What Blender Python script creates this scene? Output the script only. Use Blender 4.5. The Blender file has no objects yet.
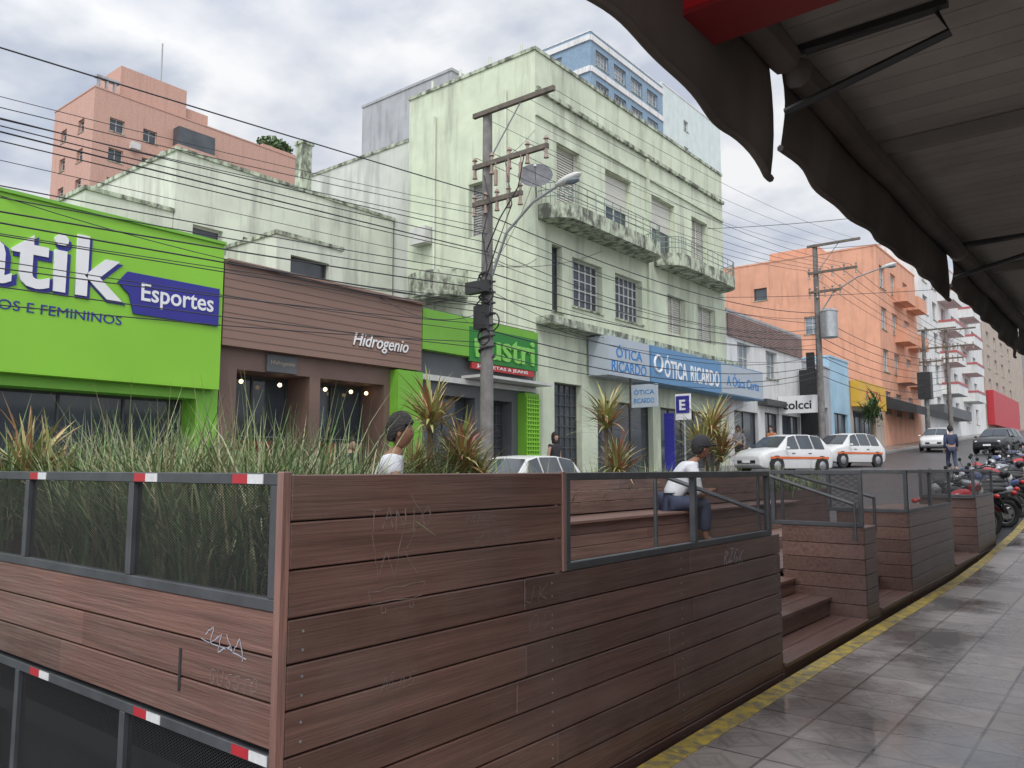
import bpy, bmesh, math, random
from mathutils import Vector, Matrix
random.seed(7)
sc=bpy.context.scene
COL=sc.collection
rad=math.radians
V=Vector
# ---------------------------------------------------------------- materials
MC={}
def nodes_of(name):
    m=bpy.data.materials.new(name); m.use_nodes=True
    nt=m.node_tree; return m,nt,nt.nodes,nt.links,nt.nodes['Principled BSDF']
def mat(name,col,rough=.7,var=.15,scale=3.0,metal=0,bump=0,bscale=None,stretch=(1,1,1),stain=None,samt=.6,sscale=.6,emis=0,island=0,sstretch=(1,1,.12),slo=.5,shi=.72,simple=False):
    if name in MC: return MC[name]
    m,nt,N,L,b=nodes_of(name)
    tc=N.new('ShaderNodeTexCoord'); mp=N.new('ShaderNodeMapping'); mp.inputs['Scale'].default_value=stretch
    L.new(tc.outputs['Object'],mp.inputs[0])
    n=N.new('ShaderNodeTexNoise'); n.inputs['Scale'].default_value=scale; n.inputs['Detail'].default_value=4
    L.new(mp.outputs[0],n.inputs['Vector'])
    r=N.new('ShaderNodeValToRGB')
    lo=[max(0,c*(1-var)) for c in col]; hi=[min(1,c*(1+var)) for c in col]
    r.color_ramp.elements[0].position=.3; r.color_ramp.elements[0].color=(*lo,1)
    r.color_ramp.elements[1].position=.7; r.color_ramp.elements[1].color=(*hi,1)
    L.new(n.outputs['Fac'],r.inputs[0]); out=r.outputs[0]
    if island:
        g=N.new('ShaderNodeNewGeometry'); mr=N.new('ShaderNodeMapRange'); mr.inputs['To Min'].default_value=1-island; mr.inputs['To Max'].default_value=1+island
        L.new(g.outputs['Random Per Island'],mr.inputs[0])
        mx=N.new('ShaderNodeMix'); mx.data_type='RGBA'; mx.blend_type='MULTIPLY'; mx.inputs[0].default_value=1
        L.new(out,mx.inputs[6]); L.new(mr.outputs[0],mx.inputs[7]); out=mx.outputs[2]
    if stain:
        mp2=N.new('ShaderNodeMapping'); mp2.inputs['Scale'].default_value=sstretch; L.new(tc.outputs['Object'],mp2.inputs[0])
        n2=N.new('ShaderNodeTexNoise'); n2.inputs['Scale'].default_value=sscale*4; n2.inputs['Detail'].default_value=6; n2.inputs['Roughness'].default_value=.65
        L.new(mp2.outputs[0],n2.inputs['Vector'])
        r2=N.new('ShaderNodeValToRGB'); r2.color_ramp.elements[0].position=slo; r2.color_ramp.elements[1].position=shi
        r2.color_ramp.elements[1].color=(samt,samt,samt,1)
        L.new(n2.outputs['Fac'],r2.inputs[0])
        mx=N.new('ShaderNodeMix'); mx.data_type='RGBA'; L.new(r2.outputs[0],mx.inputs[0]); L.new(out,mx.inputs[6]); mx.inputs[7].default_value=(*stain,1); out=mx.outputs[2]
    L.new(out,b.inputs['Base Color'])
    b.inputs['Roughness'].default_value=rough; b.inputs['Metallic'].default_value=metal
    if bump:
        n3=N.new('ShaderNodeTexNoise'); n3.inputs['Scale'].default_value=bscale or scale*6; n3.inputs['Detail'].default_value=3
        L.new(mp.outputs[0],n3.inputs['Vector'])
        bp=N.new('ShaderNodeBump'); bp.inputs['Strength'].default_value=bump; bp.inputs['Distance'].default_value=.02
        L.new(n3.outputs['Fac'],bp.inputs['Height']); L.new(bp.outputs[0],b.inputs['Normal'])
    if emis:
        b.inputs['Emission Color'].default_value=(*col,1); b.inputs['Emission Strength'].default_value=emis
    MC[name]=m; return m
def mesh_screen(name,pitch,fill,col,axes):
    m,nt,N,L,b=nodes_of(name)
    b.inputs['Base Color'].default_value=(*col,1); b.inputs['Roughness'].default_value=.5; b.inputs['Metallic'].default_value=.3
    tc=N.new('ShaderNodeTexCoord'); s=N.new('ShaderNodeSeparateXYZ'); L.new(tc.outputs['Object'],s.inputs[0])
    def mth(op,a,bv=None):
        q=N.new('ShaderNodeMath'); q.operation=op
        for i,x in enumerate((a,bv)):
            if x is None: continue
            if isinstance(x,(int,float)): q.inputs[i].default_value=x
            else: L.new(x,q.inputs[i])
        return q.outputs[0]
    A=s.outputs[axes[0]]; Z=s.outputs[axes[1]]
    p=mth('ADD',mth('DIVIDE',A,pitch*1.8),mth('DIVIDE',Z,pitch)); q=mth('SUBTRACT',mth('DIVIDE',A,pitch*1.8),mth('DIVIDE',Z,pitch))
    fp=mth('FRACT',p); fq=mth('FRACT',q)
    a1=mth('LESS_THAN',fp,fill); a2=mth('LESS_THAN',fq,fill)
    al=mth('MAXIMUM',a1,a2)
    L.new(al,b.inputs['Alpha']); return m
# ---------------------------------------------------------------- mesh builder
class MB:
    def __init__(s): s.v=[]; s.f=[]; s.m=[]; s.k=0
    def add(s,vs,fs):
        o=len(s.v); s.v+= [tuple(v) for v in vs]
        for f in fs: s.f.append([i+o for i in f]); s.m.append(s.k)
    def box(s,x0,x1,y0,y1,z0,z1):
        s.add([(x0,y0,z0),(x1,y0,z0),(x1,y1,z0),(x0,y1,z0),(x0,y0,z1),(x1,y0,z1),(x1,y1,z1),(x0,y1,z1)],
          [(0,3,2,1),(4,5,6,7),(0,1,5,4),(1,2,6,5),(2,3,7,6),(3,0,4,7)])
    def fbox(s,o,u,n,u0,u1,z0,z1,d0,d1):
        P=lambda a,z,d:(o[0]+u[0]*a+n[0]*d,o[1]+u[1]*a+n[1]*d,z)
        s.add([P(u0,z0,d0),P(u1,z0,d0),P(u1,z0,d1),P(u0,z0,d1),P(u0,z1,d0),P(u1,z1,d0),P(u1,z1,d1),P(u0,z1,d1)],
          [(0,3,2,1),(4,5,6,7),(0,1,5,4),(1,2,6,5),(2,3,7,6),(3,0,4,7)])
    def quad(s,a,b,c,d): s.add([a,b,c,d],[(0,1,2,3)])
    def cyl(s,p0,p1,r0,r1=None,n=10,caps=True):
        if r1 is None: r1=r0
        p0=V(p0); p1=V(p1); d=(p1-p0).normalized()
        a=d.orthogonal().normalized(); b=d.cross(a)
        vs=[]
        for p,r in((p0,r0),(p1,r1)):
            for i in range(n):
                t=2*math.pi*i/n; vs.append(p+a*math.cos(t)*r+b*math.sin(t)*r)
        fs=[(i,(i+1)%n,n+(i+1)%n,n+i) for i in range(n)]
        if caps: fs+=[tuple(range(n))[::-1],tuple(range(n,2*n))]
        s.add(vs,fs)
    def tube(s,pts,r,n=6,rs=None):
        pts=[V(p) for p in pts]; vs=[]
        for k,p in enumerate(pts):
            d=(pts[min(k+1,len(pts)-1)]-pts[max(k-1,0)]).normalized()
            ref=V((0,0,1)) if abs(d.z)<.95 else V((1,0,0))
            a=d.cross(ref).normalized(); b=d.cross(a); rr=rs[k] if rs else r
            for i in range(n):
                t=2*math.pi*i/n; vs.append(p+a*math.cos(t)*rr+b*math.sin(t)*rr)
        fs=[]
        for k in range(len(pts)-1):
            for i in range(n): fs.append((k*n+i,k*n+(i+1)%n,(k+1)*n+(i+1)%n,(k+1)*n+i))
        fs+=[tuple(range(n))[::-1],tuple(range((len(pts)-1)*n,len(pts)*n))]
        s.add(vs,fs)
    def ell(s,c,r,seg=12,ring=8,fn=None,z0=-1,rot=None):
        vs=[];
        for j in range(ring+1):
            ph=-math.pi/2+math.pi*j/ring
            for i in range(seg):
                t=2*math.pi*i/seg
                p=V((math.cos(t)*math.cos(ph),math.sin(t)*math.cos(ph),max(z0,math.sin(ph))))
                if fn: p=fn(p)
                p=V((p.x*r[0],p.y*r[1],p.z*r[2]))
                if rot: p=rot@p
                vs.append(p+V(c))
        fs=[(j*seg+i,j*seg+(i+1)%seg,(j+1)*seg+(i+1)%seg,(j+1)*seg+i) for j in range(ring) for i in range(seg)]
        s.add(vs,fs)
    def torus(s,c,R,r,axis='x',n=24,m=8,sx=1.0):
        vs=[]
        for i in range(n):
            t=2*math.pi*i/n
            for j in range(m):
                q=2*math.pi*j/m; rr=R+r*math.cos(q); h=r*math.sin(q)*sx
                if axis=='x': vs.append((c[0]+h,c[1]+rr*math.cos(t),c[2]+rr*math.sin(t)))
                elif axis=='y': vs.append((c[0]+rr*math.cos(t),c[1]+h,c[2]+rr*math.sin(t)))
                else: vs.append((c[0]+rr*math.cos(t),c[1]+rr*math.sin(t),c[2]+h))
        fs=[(i*m+j,i*m+(j+1)%m,((i+1)%n)*m+(j+1)%m,((i+1)%n)*m+j) for i in range(n) for j in range(m)]
        s.add(vs,fs)
    def obj(s,name,mats,parent=None,smooth=False,label=None,bevel=0):
        me=bpy.data.meshes.new(name); me.from_pydata(s.v,[],s.f)
        if not isinstance(mats,(list,tuple)): mats=[mats]
        for m in mats: me.materials.append(m)
        for p,k in zip(me.polygons,s.m): p.material_index=min(k,len(mats)-1)
        bm=bmesh.new(); bm.from_mesh(me); bmesh.ops.recalc_face_normals(bm,faces=bm.faces)
        bm.to_mesh(me); bm.free()
        if smooth:
            for p in me.polygons: p.use_smooth=True
            try: me.set_sharp_from_angle(angle=rad(40))
            except Exception: pass
        me.update()
        ob=bpy.data.objects.new(name,me); COL.objects.link(ob)
        if bevel:
            bv=ob.modifiers.new('bevel','BEVEL'); bv.width=bevel; bv.segments=1; bv.limit_method='ANGLE'
        attach(ob,parent)
        if label: ob['label']=label
        return ob
BASE={}
def attach(ob,parent):
    if parent is None: return
    ob.parent=parent
    if parent.name in BASE: ob.location=-BASE[parent.name]
def thing(name,label,cat,base=(0,0,0),group=None,local=False):
    e=bpy.data.objects.new(name,None); COL.objects.link(e); e.empty_display_size=.2
    e.location=(0,0,0) if local else base
    BASE[e.name]=V((0,0,0)) if local else V(base)
    e['label']=label; e['category']=cat
    if group: e['group']=group
    return e
def top(ob,label,cat,group=None):
    ob['label']=label; ob['category']=cat
    if group: ob['group']=group
    return ob
def struct(ob,kind='structure',label=None,cat=None):
    ob['kind']=kind
    if label: ob['label']=label
    if cat: ob['category']=cat
    return ob
def copy_thing(e,loc,rotz,group=None,scale=None):
    def cp(o,par):
        c=o.copy(); COL.objects.link(c)
        if par is not None: c.parent=par
        for ch in [x for x in o.children]: cp(ch,c)
        return c
    c=cp(e,None); c.location=loc; c.rotation_euler=(0,0,rotz)
    if group: c['group']=group
    return c
def text(s,o,u,n,w,h,m,parent,shear=0,bold=0,ext=.012,name='lettering',fn=None):
    cu=bpy.data.curves.new('t','FONT'); cu.body=s; cu.size=1; cu.extrude=.001; cu.offset=bold; cu.shear=shear; cu.resolution_u=3
    ob=bpy.data.objects.new('t',cu); COL.objects.link(ob)
    dg=bpy.context.evaluated_depsgraph_get(); dg.update()
    me=bpy.data.meshes.new_from_object(ob.evaluated_get(dg))
    bpy.data.objects.remove(ob)
    xs=[v.co.x for v in me.vertices]; ys=[v.co.y for v in me.vertices]
    x0,x1,y0,y1=min(xs),max(xs),min(ys),max(ys)
    u=V(u); n=V(n); o=V(o)
    for v in me.vertices:
        a=(v.co.x-x0)/(x1-x0)*w; z=(v.co.y-y0)/(y1-y0)*h; d=ext if v.co.z>0 else 0
        if fn: a,z=fn(a,z)
        v.co=o+u*a+V((0,0,z))+n*d
    me.materials.clear(); me.materials.append(m); me.name=name
    t=bpy.data.objects.new(name,me); COL.objects.link(t); attach(t,parent); return t
# ---------------------------------------------------------------- ground profile
PY=[(-80,-1.6),(0,-.06),(6,-.03),(12,.0),(14.5,.07),(18,.26),(22,.60),(28,1.02),(34,1.36),(40,1.55),(50,2.1),(75,3.6),(120,6),(500,25)]
def gz(x,y):
    for (a,za),(b,zb) in zip(PY,PY[1:]):
        if y<=b: break
    t=(y-a)/(b-a); z=za+(zb-za)*t
    cf=.034 if y<20 else max(.018,.034-.016*(y-20)/12)
    return z+cf*max(0,min(11,-x-2))*max(0,min(1,y/12))
SW=.13
YS=[-80,-40,-20,-10]+[-6+i*2 for i in range(48)]+[95,105,120,150,200,300,500]
def strip(name,xs,dz,m):
    mb=MB(); n=len(xs)
    vs=[(x,y,gz(x,y)+dz) for y in YS for x in xs]
    fs=[(j*n+i,j*n+i+1,(j+1)*n+i+1,(j+1)*n+i) for j in range(len(YS)-1) for i in range(n-1)]
    mb.add(vs,fs); return struct(mb.obj(name,m,smooth=True))
asphalt=mat('asphalt',(.055,.055,.058),.40,.35,2,bump=.4,bscale=60,stain=(.09,.09,.09),samt=.5,sstretch=(1,1,1))
def tile_mat(name,base,dark,s):
    m,nt,N,L,b=nodes_of(name)
    tc=N.new('ShaderNodeTexCoord'); sp=N.new('ShaderNodeSeparateXYZ'); L.new(tc.outputs['Object'],sp.inputs[0])
    def mth(op,a,bv=None):
        q=N.new('ShaderNodeMath'); q.operation=op
        for i,x in enumerate((a,bv)):
            if x is None: continue
            if isinstance(x,(int,float)): q.inputs[i].default_value=x
            else: L.new(x,q.inputs[i])
        return q.outputs[0]
    U=mth('DIVIDE',sp.outputs[0],s); W=mth('DIVIDE',sp.outputs[1],s)
    fu=mth('ABSOLUTE',mth('SUBTRACT',mth('FRACT',U),.5)); fw=mth('ABSOLUTE',mth('SUBTRACT',mth('FRACT',W),.5))
    grout=mth('GREATER_THAN',mth('MAXIMUM',fu,fw),.480)
    dia=mth('ADD',fu,fw); ring=mth('LESS_THAN',mth('ABSOLUTE',mth('SUBTRACT',dia,.36)),.045)
    ring2=mth('LESS_THAN',mth('ABSOLUTE',mth('SUBTRACT',dia,.18)),.03)
    cross=mth('LESS_THAN',mth('MINIMUM',fu,fw),.016)
    pat=mth('MAXIMUM',ring,mth('MAXIMUM',ring2,mth('MULTIPLY',cross,.7)))
    n=N.new('ShaderNodeTexNoise'); n.inputs['Scale'].default_value=.9; n.inputs['Detail'].default_value=6; n.inputs['Roughness'].default_value=.6; L.new(tc.outputs['Object'],n.inputs['Vector'])
    r=N.new('ShaderNodeValToRGB'); r.color_ramp.elements[0].position=.40; r.color_ramp.elements[0].color=(*dark,1); r.color_ramp.elements[1].position=.60; r.color_ramp.elements[1].color=(*base,1)
    L.new(n.outputs['Fac'],r.inputs[0])
    wn=N.new('ShaderNodeTexWhiteNoise'); wn.noise_dimensions='2D'; cb=N.new('ShaderNodeCombineXYZ'); L.new(mth('FLOOR',U),cb.inputs[0]); L.new(mth('FLOOR',W),cb.inputs[1]); L.new(cb.outputs[0],wn.inputs['Vector'])
    tv=mth('ADD',mth('MULTIPLY',wn.outputs[0],.36),.78)
    tv=mth('MULTIPLY',tv,mth('SUBTRACT',1,mth('MULTIPLY',pat,.18)))
    tv=mth('MULTIPLY',tv,mth('SUBTRACT',1,mth('MULTIPLY',grout,.6)))
    # fine grime
    n4=N.new('ShaderNodeTexNoise'); n4.inputs['Scale'].default_value=9; n4.inputs['Detail'].default_value=5; L.new(tc.outputs['Object'],n4.inputs['Vector'])
    tv=mth('MULTIPLY',tv,mth('ADD',.72,mth('MULTIPLY',n4.outputs['Fac'],.56)))
    mx=N.new('ShaderNodeMix'); mx.data_type='RGBA'; mx.blend_type='MULTIPLY'; mx.inputs[0].default_value=1; L.new(r.outputs[0],mx.inputs[6]); L.new(tv,mx.inputs[7])
    L.new(mx.outputs[2],b.inputs['Base Color'])
    rr=N.new('ShaderNodeMapRange'); rr.inputs[1].default_value=.40; rr.inputs[2].default_value=.60; rr.inputs[3].default_value=.09; rr.inputs[4].default_value=.42; L.new(n.outputs['Fac'],rr.inputs[0]); L.new(rr.outputs[0],b.inputs['Roughness'])
    n2=N.new('ShaderNodeTexNoise'); n2.inputs['Scale'].default_value=40; L.new(tc.outputs['Object'],n2.inputs['Vector'])
    h=mth('SUBTRACT',mth('MULTIPLY',n2.outputs['Fac'],.25),mth('MAXIMUM',mth('MULTIPLY',pat,.4),grout))
    bp=N.new('ShaderNodeBump'); bp.inputs['Strength'].default_value=.45; bp.inputs['Distance'].default_value=.005; L.new(h,bp.inputs['Height']); L.new(bp.outputs[0],b.inputs['Normal'])
    return m
tiles=tile_mat('sidewalk tiles',(.40,.345,.315),(.17,.148,.138),.42)
tiles2=tile_mat('far tiles',(.28,.26,.25),(.2,.19,.18),.5)
ground_m=mat('earth',(.16,.15,.14),.9,.2,.3)
strip('ground',[-400,-60,-15.5],-.02,ground_m); 
strip('terrain',[-2.3,5,60,400],-.1,ground_m)
strip('road',[-12.75,-9,-6,-3,-2.1],0,asphalt)
strip('pavement',[-2.02,-1,0,1.5,3.6],SW,tiles)
strip('pavement',[-15.6,-14,-12.85],SW,tiles2)
kerb_y=mat('yellow kerb paint',(.50,.36,.06),.6,.25,6,stain=(.17,.15,.11),samt=.92,sscale=2.5,sstretch=(1,1,1),slo=.44,shi=.60)
kerb_g=mat('granite kerb',(.25,.24,.23),.7,.2,10,bump=.3)
def kerb(name,xa,xb,m,lab):
    mb=MB(); y=-30
    while y<120:
        y1=y+1.0
        mb.add([(xa,y,gz(xa,y)-.1),(xb,y,gz(xb,y)-.1),(xb,y1-.01,gz(xb,y1)-.1),(xa,y1-.01,gz(xa,y1)-.1),
                (xa,y,gz(xa,y)+SW+.004),(xb,y,gz(xb,y)+SW+.004),(xb,y1-.01,gz(xb,y1)+SW+.004),(xa,y1-.01,gz(xa,y1)+SW+.004)],
          [(0,3,2,1),(4,5,6,7),(0,1,5,4),(1,2,6,5),(2,3,7,6),(3,0,4,7)]); y=y1
    struct(mb.obj(name,m))
kerb('kerb',-2.13,-2.0,kerb_y,'')
kerb('kerb',-12.9,-12.74,kerb_g,'')
# ---------------------------------------------------------------- common mats
mint=mat('mint render',(.56,.61,.465),.85,.10,1.2,bump=.25,bscale=8,stain=(.22,.23,.18),samt=.85,sscale=.35,slo=.49,shi=.76)
cream=mat('cream green render',(.58,.61,.51),.85,.10,1,bump=.25,bscale=8,stain=(.24,.24,.21),samt=.8,sscale=.4,slo=.48,shi=.74)
cornice=mat('stained ledge',(.46,.51,.39),.85,.15,2,stain=(.09,.09,.07),samt=.95,sscale=.9,sstretch=(1,1,.5),slo=.42,shi=.60)
greyw=mat('grey concrete',(.36,.37,.385),.85,.12,1,stain=(.18,.18,.18),samt=.8)
brickp=mat('pink brick tower',(.50,.30,.235),.8,.10,6,stain=(.36,.21,.165),samt=.5)
peach=mat('peach render',(.63,.32,.21),.85,.08,1,bump=.15,stain=(.38,.19,.13),samt=.7,slo=.50)
white_w=mat('white render',(.66,.66,.645),.8,.06,1,stain=(.36,.36,.35),samt=.7)
pinkw=mat('pale pink render',(.68,.50,.46),.8,.08,1,stain=(.35,.3,.28),samt=.5)
bluetower=mat('blue tile facade',(.19,.28,.37),.5,.12,4)
palegreen=mat('pale green tower',(.56,.63,.61),.7,.06,1,stain=(.40,.45,.44),samt=.5)
beige=mat('beige render',(.42,.35,.29),.8,.1,1,stain=(.22,.18,.15),samt=.6)
glass=mat('window glass',(.05,.06,.07),.08,.3,.8)
glass2=mat('window glass pale',(.18,.21,.24),.15,.4,.6)
frame_w=mat('white frame',(.55,.55,.52),.5,.1,3)
frame_d=mat('dark frame',(.06,.06,.06),.5,.2,3)
shut=mat('roller shutter',(.50,.49,.43),.6,.12,1,stretch=(1,1,25))
shutg=mat('grey louvre',(.30,.30,.29),.6,.12,1,stretch=(1,1,25))
black=mat('black',(.02,.02,.021),.5,.2,5)
steel=mat('steel frame dark',(.08,.083,.09),.45,.2,8,metal=.3,bump=.05)
galv=mat('galvanised',(.35,.36,.37),.4,.15,5,metal=.6)
warm=mat('warm lamp',(1,.72,.40),.5,0,1,emis=3)
rooft=mat('roof sheet',(.25,.24,.23),.8,.2,1)
E_u=V((0,1,0)); E_n=V((1,0,0)); S_u=V((1,0,0)); S_n=V((0,-1,0))
def facade(mb,o,u,n,a0,a1,z0,z1,rects,dep):
    us=sorted({a0,a1}|{r[0] for r in rects}|{r[1] for r in rects}); zs=sorted({z0,z1}|{r[2] for r in rects}|{r[3] for r in rects})
    P=lambda a,z,d=0:(o[0]+u[0]*a+n[0]*d,o[1]+u[1]*a+n[1]*d,z)
    for ua,ub in zip(us,us[1:]):
        for za,zb in zip(zs,zs[1:]):
            cu=(ua+ub)/2; cz=(za+zb)/2
            if any(r[0]<cu<r[1] and r[2]<cz<r[3] for r in rects): continue
            mb.quad(P(ua,za),P(ub,za),P(ub,zb),P(ua,zb))
    for r in rects:
        a,b,c,d=r[:4]
        mb.quad(P(a,c),P(a,c,-dep),P(a,d,-dep),P(a,d)); mb.quad(P(b,c),P(b,c,-dep),P(b,d,-dep),P(b,d))
        mb.quad(P(a,c),P(b,c),P(b,c,-dep),P(a,c,-dep)); mb.quad(P(a,d),P(b,d),P(b,d,-dep),P(a,d,-dep))
def window(par,o,u,n,r,dep):
    a,b,c,d=r[:4]; st=r[4] if len(r)>4 else 'glass'
    mb=MB(); w=b-a; h=d-c
    B=lambda *k: mb.fbox(o,u,n,*k)
    if st in('glass','dark','grid','pane'):
        mb.k=0; B(a,b,c,d,-dep-.02,-dep+.01)
        mb.k=1; t=.05
        B(a,b,c,c+t,-dep+.01,-dep+.06); B(a,b,d-t,d,-dep+.01,-dep+.06)
        B(a,a+t,c+t,d-t,-dep+.01,-dep+.06); B(b-t,b,c+t,d-t,-dep+.01,-dep+.06)
        nc={'glass':max(1,round(w/.75)),'dark':max(1,round(w/1.2)),'grid':max(2,round(w/.35)),'pane':max(1,round(w/.6))}[st]
        for i in range(1,nc): x=a+w*i/nc; B(x-.02,x+.02,c+t,d-t,-dep+.01,-dep+.05)
        nr={'glass':1,'dark':1,'grid':max(2,round(h/.35)),'pane':2}[st]
        for i in range(1,nr): z=c+h*i/nr; B(a+t,b-t,z-.018,z+.018,-dep+.012,-dep+.048)
        if st=='glass' : B(a+t,b-t,c+h*.68-.02,c+h*.68+.02,-dep+.012,-dep+.048)
        if h<2.3: mb.k=2; B(a-.06,b+.06,c-.07,c-.003,-.02,.06)
        ms=[glass if st!='pane' else glass2,frame_w if st in('glass','pane') or (st=='grid' and h<2.3) else frame_d,cornice]
    elif st=='half':
        mb.k=0; B(a,b,c,d,-dep-.02,-dep+.01); mb.k=1; B(a,b,c+h*.45,d,-dep+.012,-dep+.05); mb.k=2
        B(a,a+.05,c,c+h*.45,-dep+.012,-dep+.05); B(b-.05,b,c,c+h*.45,-dep+.012,-dep+.05); B(a+w/2-.02,a+w/2+.02,c,c+h*.45,-dep+.012,-dep+.05)
        ms=[glass,shut,frame_w]
    else:
        mb.k=0; k=int(h/.09); 
        for i in range(k):
            z=c+h*i/k; P=lambda a_,z_,d_:(o[0]+u[0]*a_+n[0]*d_,o[1]+u[1]*a_+n[1]*d_,z_)
            mb.quad(P(a,z,-dep+.04),P(b,z,-dep+.04),P(b,z+h/k*.95,-dep),P(a,z+h/k*.95,-dep))
            mb.quad(P(a,z+h/k*.95,-dep),P(b,z+h/k*.95,-dep),P(b,z+h/k,-dep+.04),P(a,z+h/k,-dep+.04))
        mb.k=1; B(a,a+.05,c,d,-dep+.045,-dep+.07); B(b-.05,b,c,d,-dep+.045,-dep+.07)
        if w>1.6: B(a+w/2-.03,a+w/2+.03,c,d,-dep+.045,-dep+.07)
        ms=[{'shutter':shut,'louvre':shutg,'roller':mat('dark roller',(.10,.11,.11),.5,.15,1)}[st],frame_w if st!='roller' else frame_d]
    return mb.obj('door' if (h>2.1 or st=='roller') else 'window',ms,par)
def building(name,label,x0,x1,y0,y1,z0,z1,m,E=[],S=[],dep=.22,parapet=.5,cat='building',rim=None,group=None,roofm=None):
    e=thing(name,label,cat,((x0+x1)/2,(y0+y1)/2,z0),group)
    mb=MB()
    facade(mb,V((x1,0,0)),E_u,E_n,y0,y1,z0,z1,E,dep)
    facade(mb,V((0,y0,0)),S_u,S_n,x0,x1,z0,z1,S,dep)
    mb.quad((x0,y0,z0),(x0,y1,z0),(x0,y1,z1),(x0,y0,z1)); mb.quad((x0,y1,z0),(x1,y1,z0),(x1,y1,z1),(x0,y1,z1))
    mb.quad((x0+.2,y0+.2,z1-.05),(x1-.2,y0+.2,z1-.05),(x1-.2,y1-.2,z1-.05),(x0+.2,y1-.2,z1-.05))
    mb.obj('wall',m,e)
    r=MB(); r.box(x0-.03,x1+.05,y0-.05,y0+.2,z1,z1+.12); r.box(x0-.03,x1+.05,y1-.2,y1+.03,z1,z1+.12); r.box(x1-.2,x1+.05,y0+.2,y1-.2,z1,z1+.12); r.box(x0-.03,x0+.2,y0+.2,y1-.2,z1,z1+.12)
    r.obj('parapet',rim or m,e)
    for w in E: window(e,V((x1,0,0)),E_u,E_n,w,dep)
    for w in S: window(e,V((0,y0,0)),S_u,S_n,w,dep)
    return e
# ---------------------------------------------------------------- green art-deco building
gE=[(20.9,21.5,6.75,9.0,'dark'),(22.1,24.0,7.1,8.8,'grid'),(24.9,26.9,7.1,8.8,'grid'),(29.0,30.6,7.1,8.7,'shutter'),(31.8,33.6,7.1,8.7,'shutter'),
    (21.2,22.6,10.4,12.6,'shutter'),(24.3,26.2,10.3,12.6,'half'),(27.8,29.8,10.3,12.6,'half'),(31.4,33.0,10.4,12.6,'shutter'),
    (21.0,22.6,.5,4.4,'grid'),(23.6,27.6,.7,4.0,'dark'),(28.2,33.9,.9,4.0,'dark')]
gS=[(-17.9,-16.9,9.5,11.4,'louvre')]
g=building('apartment_building','stained mint green four storey building with balconies above shops',-20.9,-15,20,34.7,-.5,15.35,mint,gE,gS,dep=.28,rim=cornice)
mb=MB(); mb.box(-15,-14.88,20,34.7,13.95,14.09); mb.obj('cornice',cornice,g)
mb=MB(); mb.box(-15,-14.92,20,34.7,13.1,13.22); mb.obj('cornice',mint,g)
mb=MB(); mb.box(-15,-14.4,20.0,34.7,6.15,6.4); mb.obj('ledge',cornice,g)
mb=MB(); mb.box(-15.02,-14.9,27.3,27.5,6.4,13.9); mb.obj('pilaster',mint,g)
def balcony(par,y0,y1,z,dx,rail=True):
    mb=MB(); seg=10
    pts=[]
    for i in range(seg+1): 
        t=math.pi/2*i/seg; pts.append((-15+dx*math.sin(t), y0+.9-.9*math.cos(t)))
    pts2=[(x,y1-(y-y0)) for x,y in pts][::-1]
    out=[(-15,y0)]+pts[1:]+pts2[:-1]+[(-15,y1)]
    n=len(out); vs=[(x,y,z-.22) for x,y in out]+[(x,y,z) for x,y in out]
    mb.add(vs,[tuple(range(n)),tuple(range(n,2*n))]+[(i,(i+1)%n,n+(i+1)%n,n+i) for i in range(n)])
    for i in range(n-1):
        (xa,ya),(xb,yb)=out[i],out[i+1]
        mb.quad((xa,ya,z),(xb,yb,z),(xb,yb,z+.28),(xa,ya,z+.28))
        mb.quad((xa-.07,ya,z),(xb-.07,yb,z),(xb-.07,yb,z+.28),(xa-.07,ya,z+.28)); mb.quad((xa,ya,z+.28),(xb,yb,z+.28),(xb-.07,yb,z+.28),(xa-.07,ya,z+.28))
    b=mb.obj('balcony',cornice,par)
    rb=MB()
    for h in(.5,.72,.95): rb.tube([(x-.03,y,z+h) for x,y in out],.018,5)
    L=[(x-.03,y) for x,y in out]
    for i in range(len(L)-1):
        (xa,ya),(xb,yb)=L[i],L[i+1]; d=math.hypot(xb-xa,yb-ya); k=max(1,int(d/.5))
        for j in range(k): t=j/k; rb.cyl((xa+(xb-xa)*t,ya+(yb-ya)*t,z+.2),(xa+(xb-xa)*t,ya+(yb-ya)*t,z+.95),.012,n=4)
    rb.obj('railing',mat('balcony rail',(.22,.27,.24),.6,.2,3),b)
balcony(g,20.15,27.3,9.85,1.0); balcony(g,27.9,34.3,9.85,1.0)
def ovalbalc(cx,y,z):
    mb=MB(); n=14
    mb.box(cx-1.3,cx+1.3,y-.9,y-.004,z,z+.14)
    for i in range(n):
        t0=math.pi*i/n; t1=math.pi*(i+1)/n
        mb.quad((cx+1.3*math.cos(t0),y-1.0*math.sin(t0),z+.1),(cx+1.3*math.cos(t1),y-1.0*math.sin(t1),z+.1),(cx+1.3*math.cos(t1),y-1.0*math.sin(t1),z+.95),(cx+1.3*math.cos(t0),y-1.0*math.sin(t0),z+.95))
    return mb
ovalbalc(-19.2,20,7.4).obj('balcony',cornice,g)
for i in range(4): 
    mb=MB(); mb.cyl((-15.8-i*1.4,20.3,15.4),(-15.8-i*1.4,20.3,15.95),.05,n=6); mb.obj('vent_pipe',cream,g)
for xx in(-16.2,-19.5): mb=MB(); mb.cyl((xx,19.93,6),(xx,19.93,14.3),.05,n=6); mb.obj('drainpipe',cream,g)
mb=MB(); mb.box(-20.4,-19.6,19.6,19.98,9.6,10.2); mb.obj('air_conditioner',frame_w,g)
building('rooftop_block','bare grey concrete lift house on the roof of a green building',-28.3,-22.5,24,29,10,18.7,greyw,[],[],rim=greyw)
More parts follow.
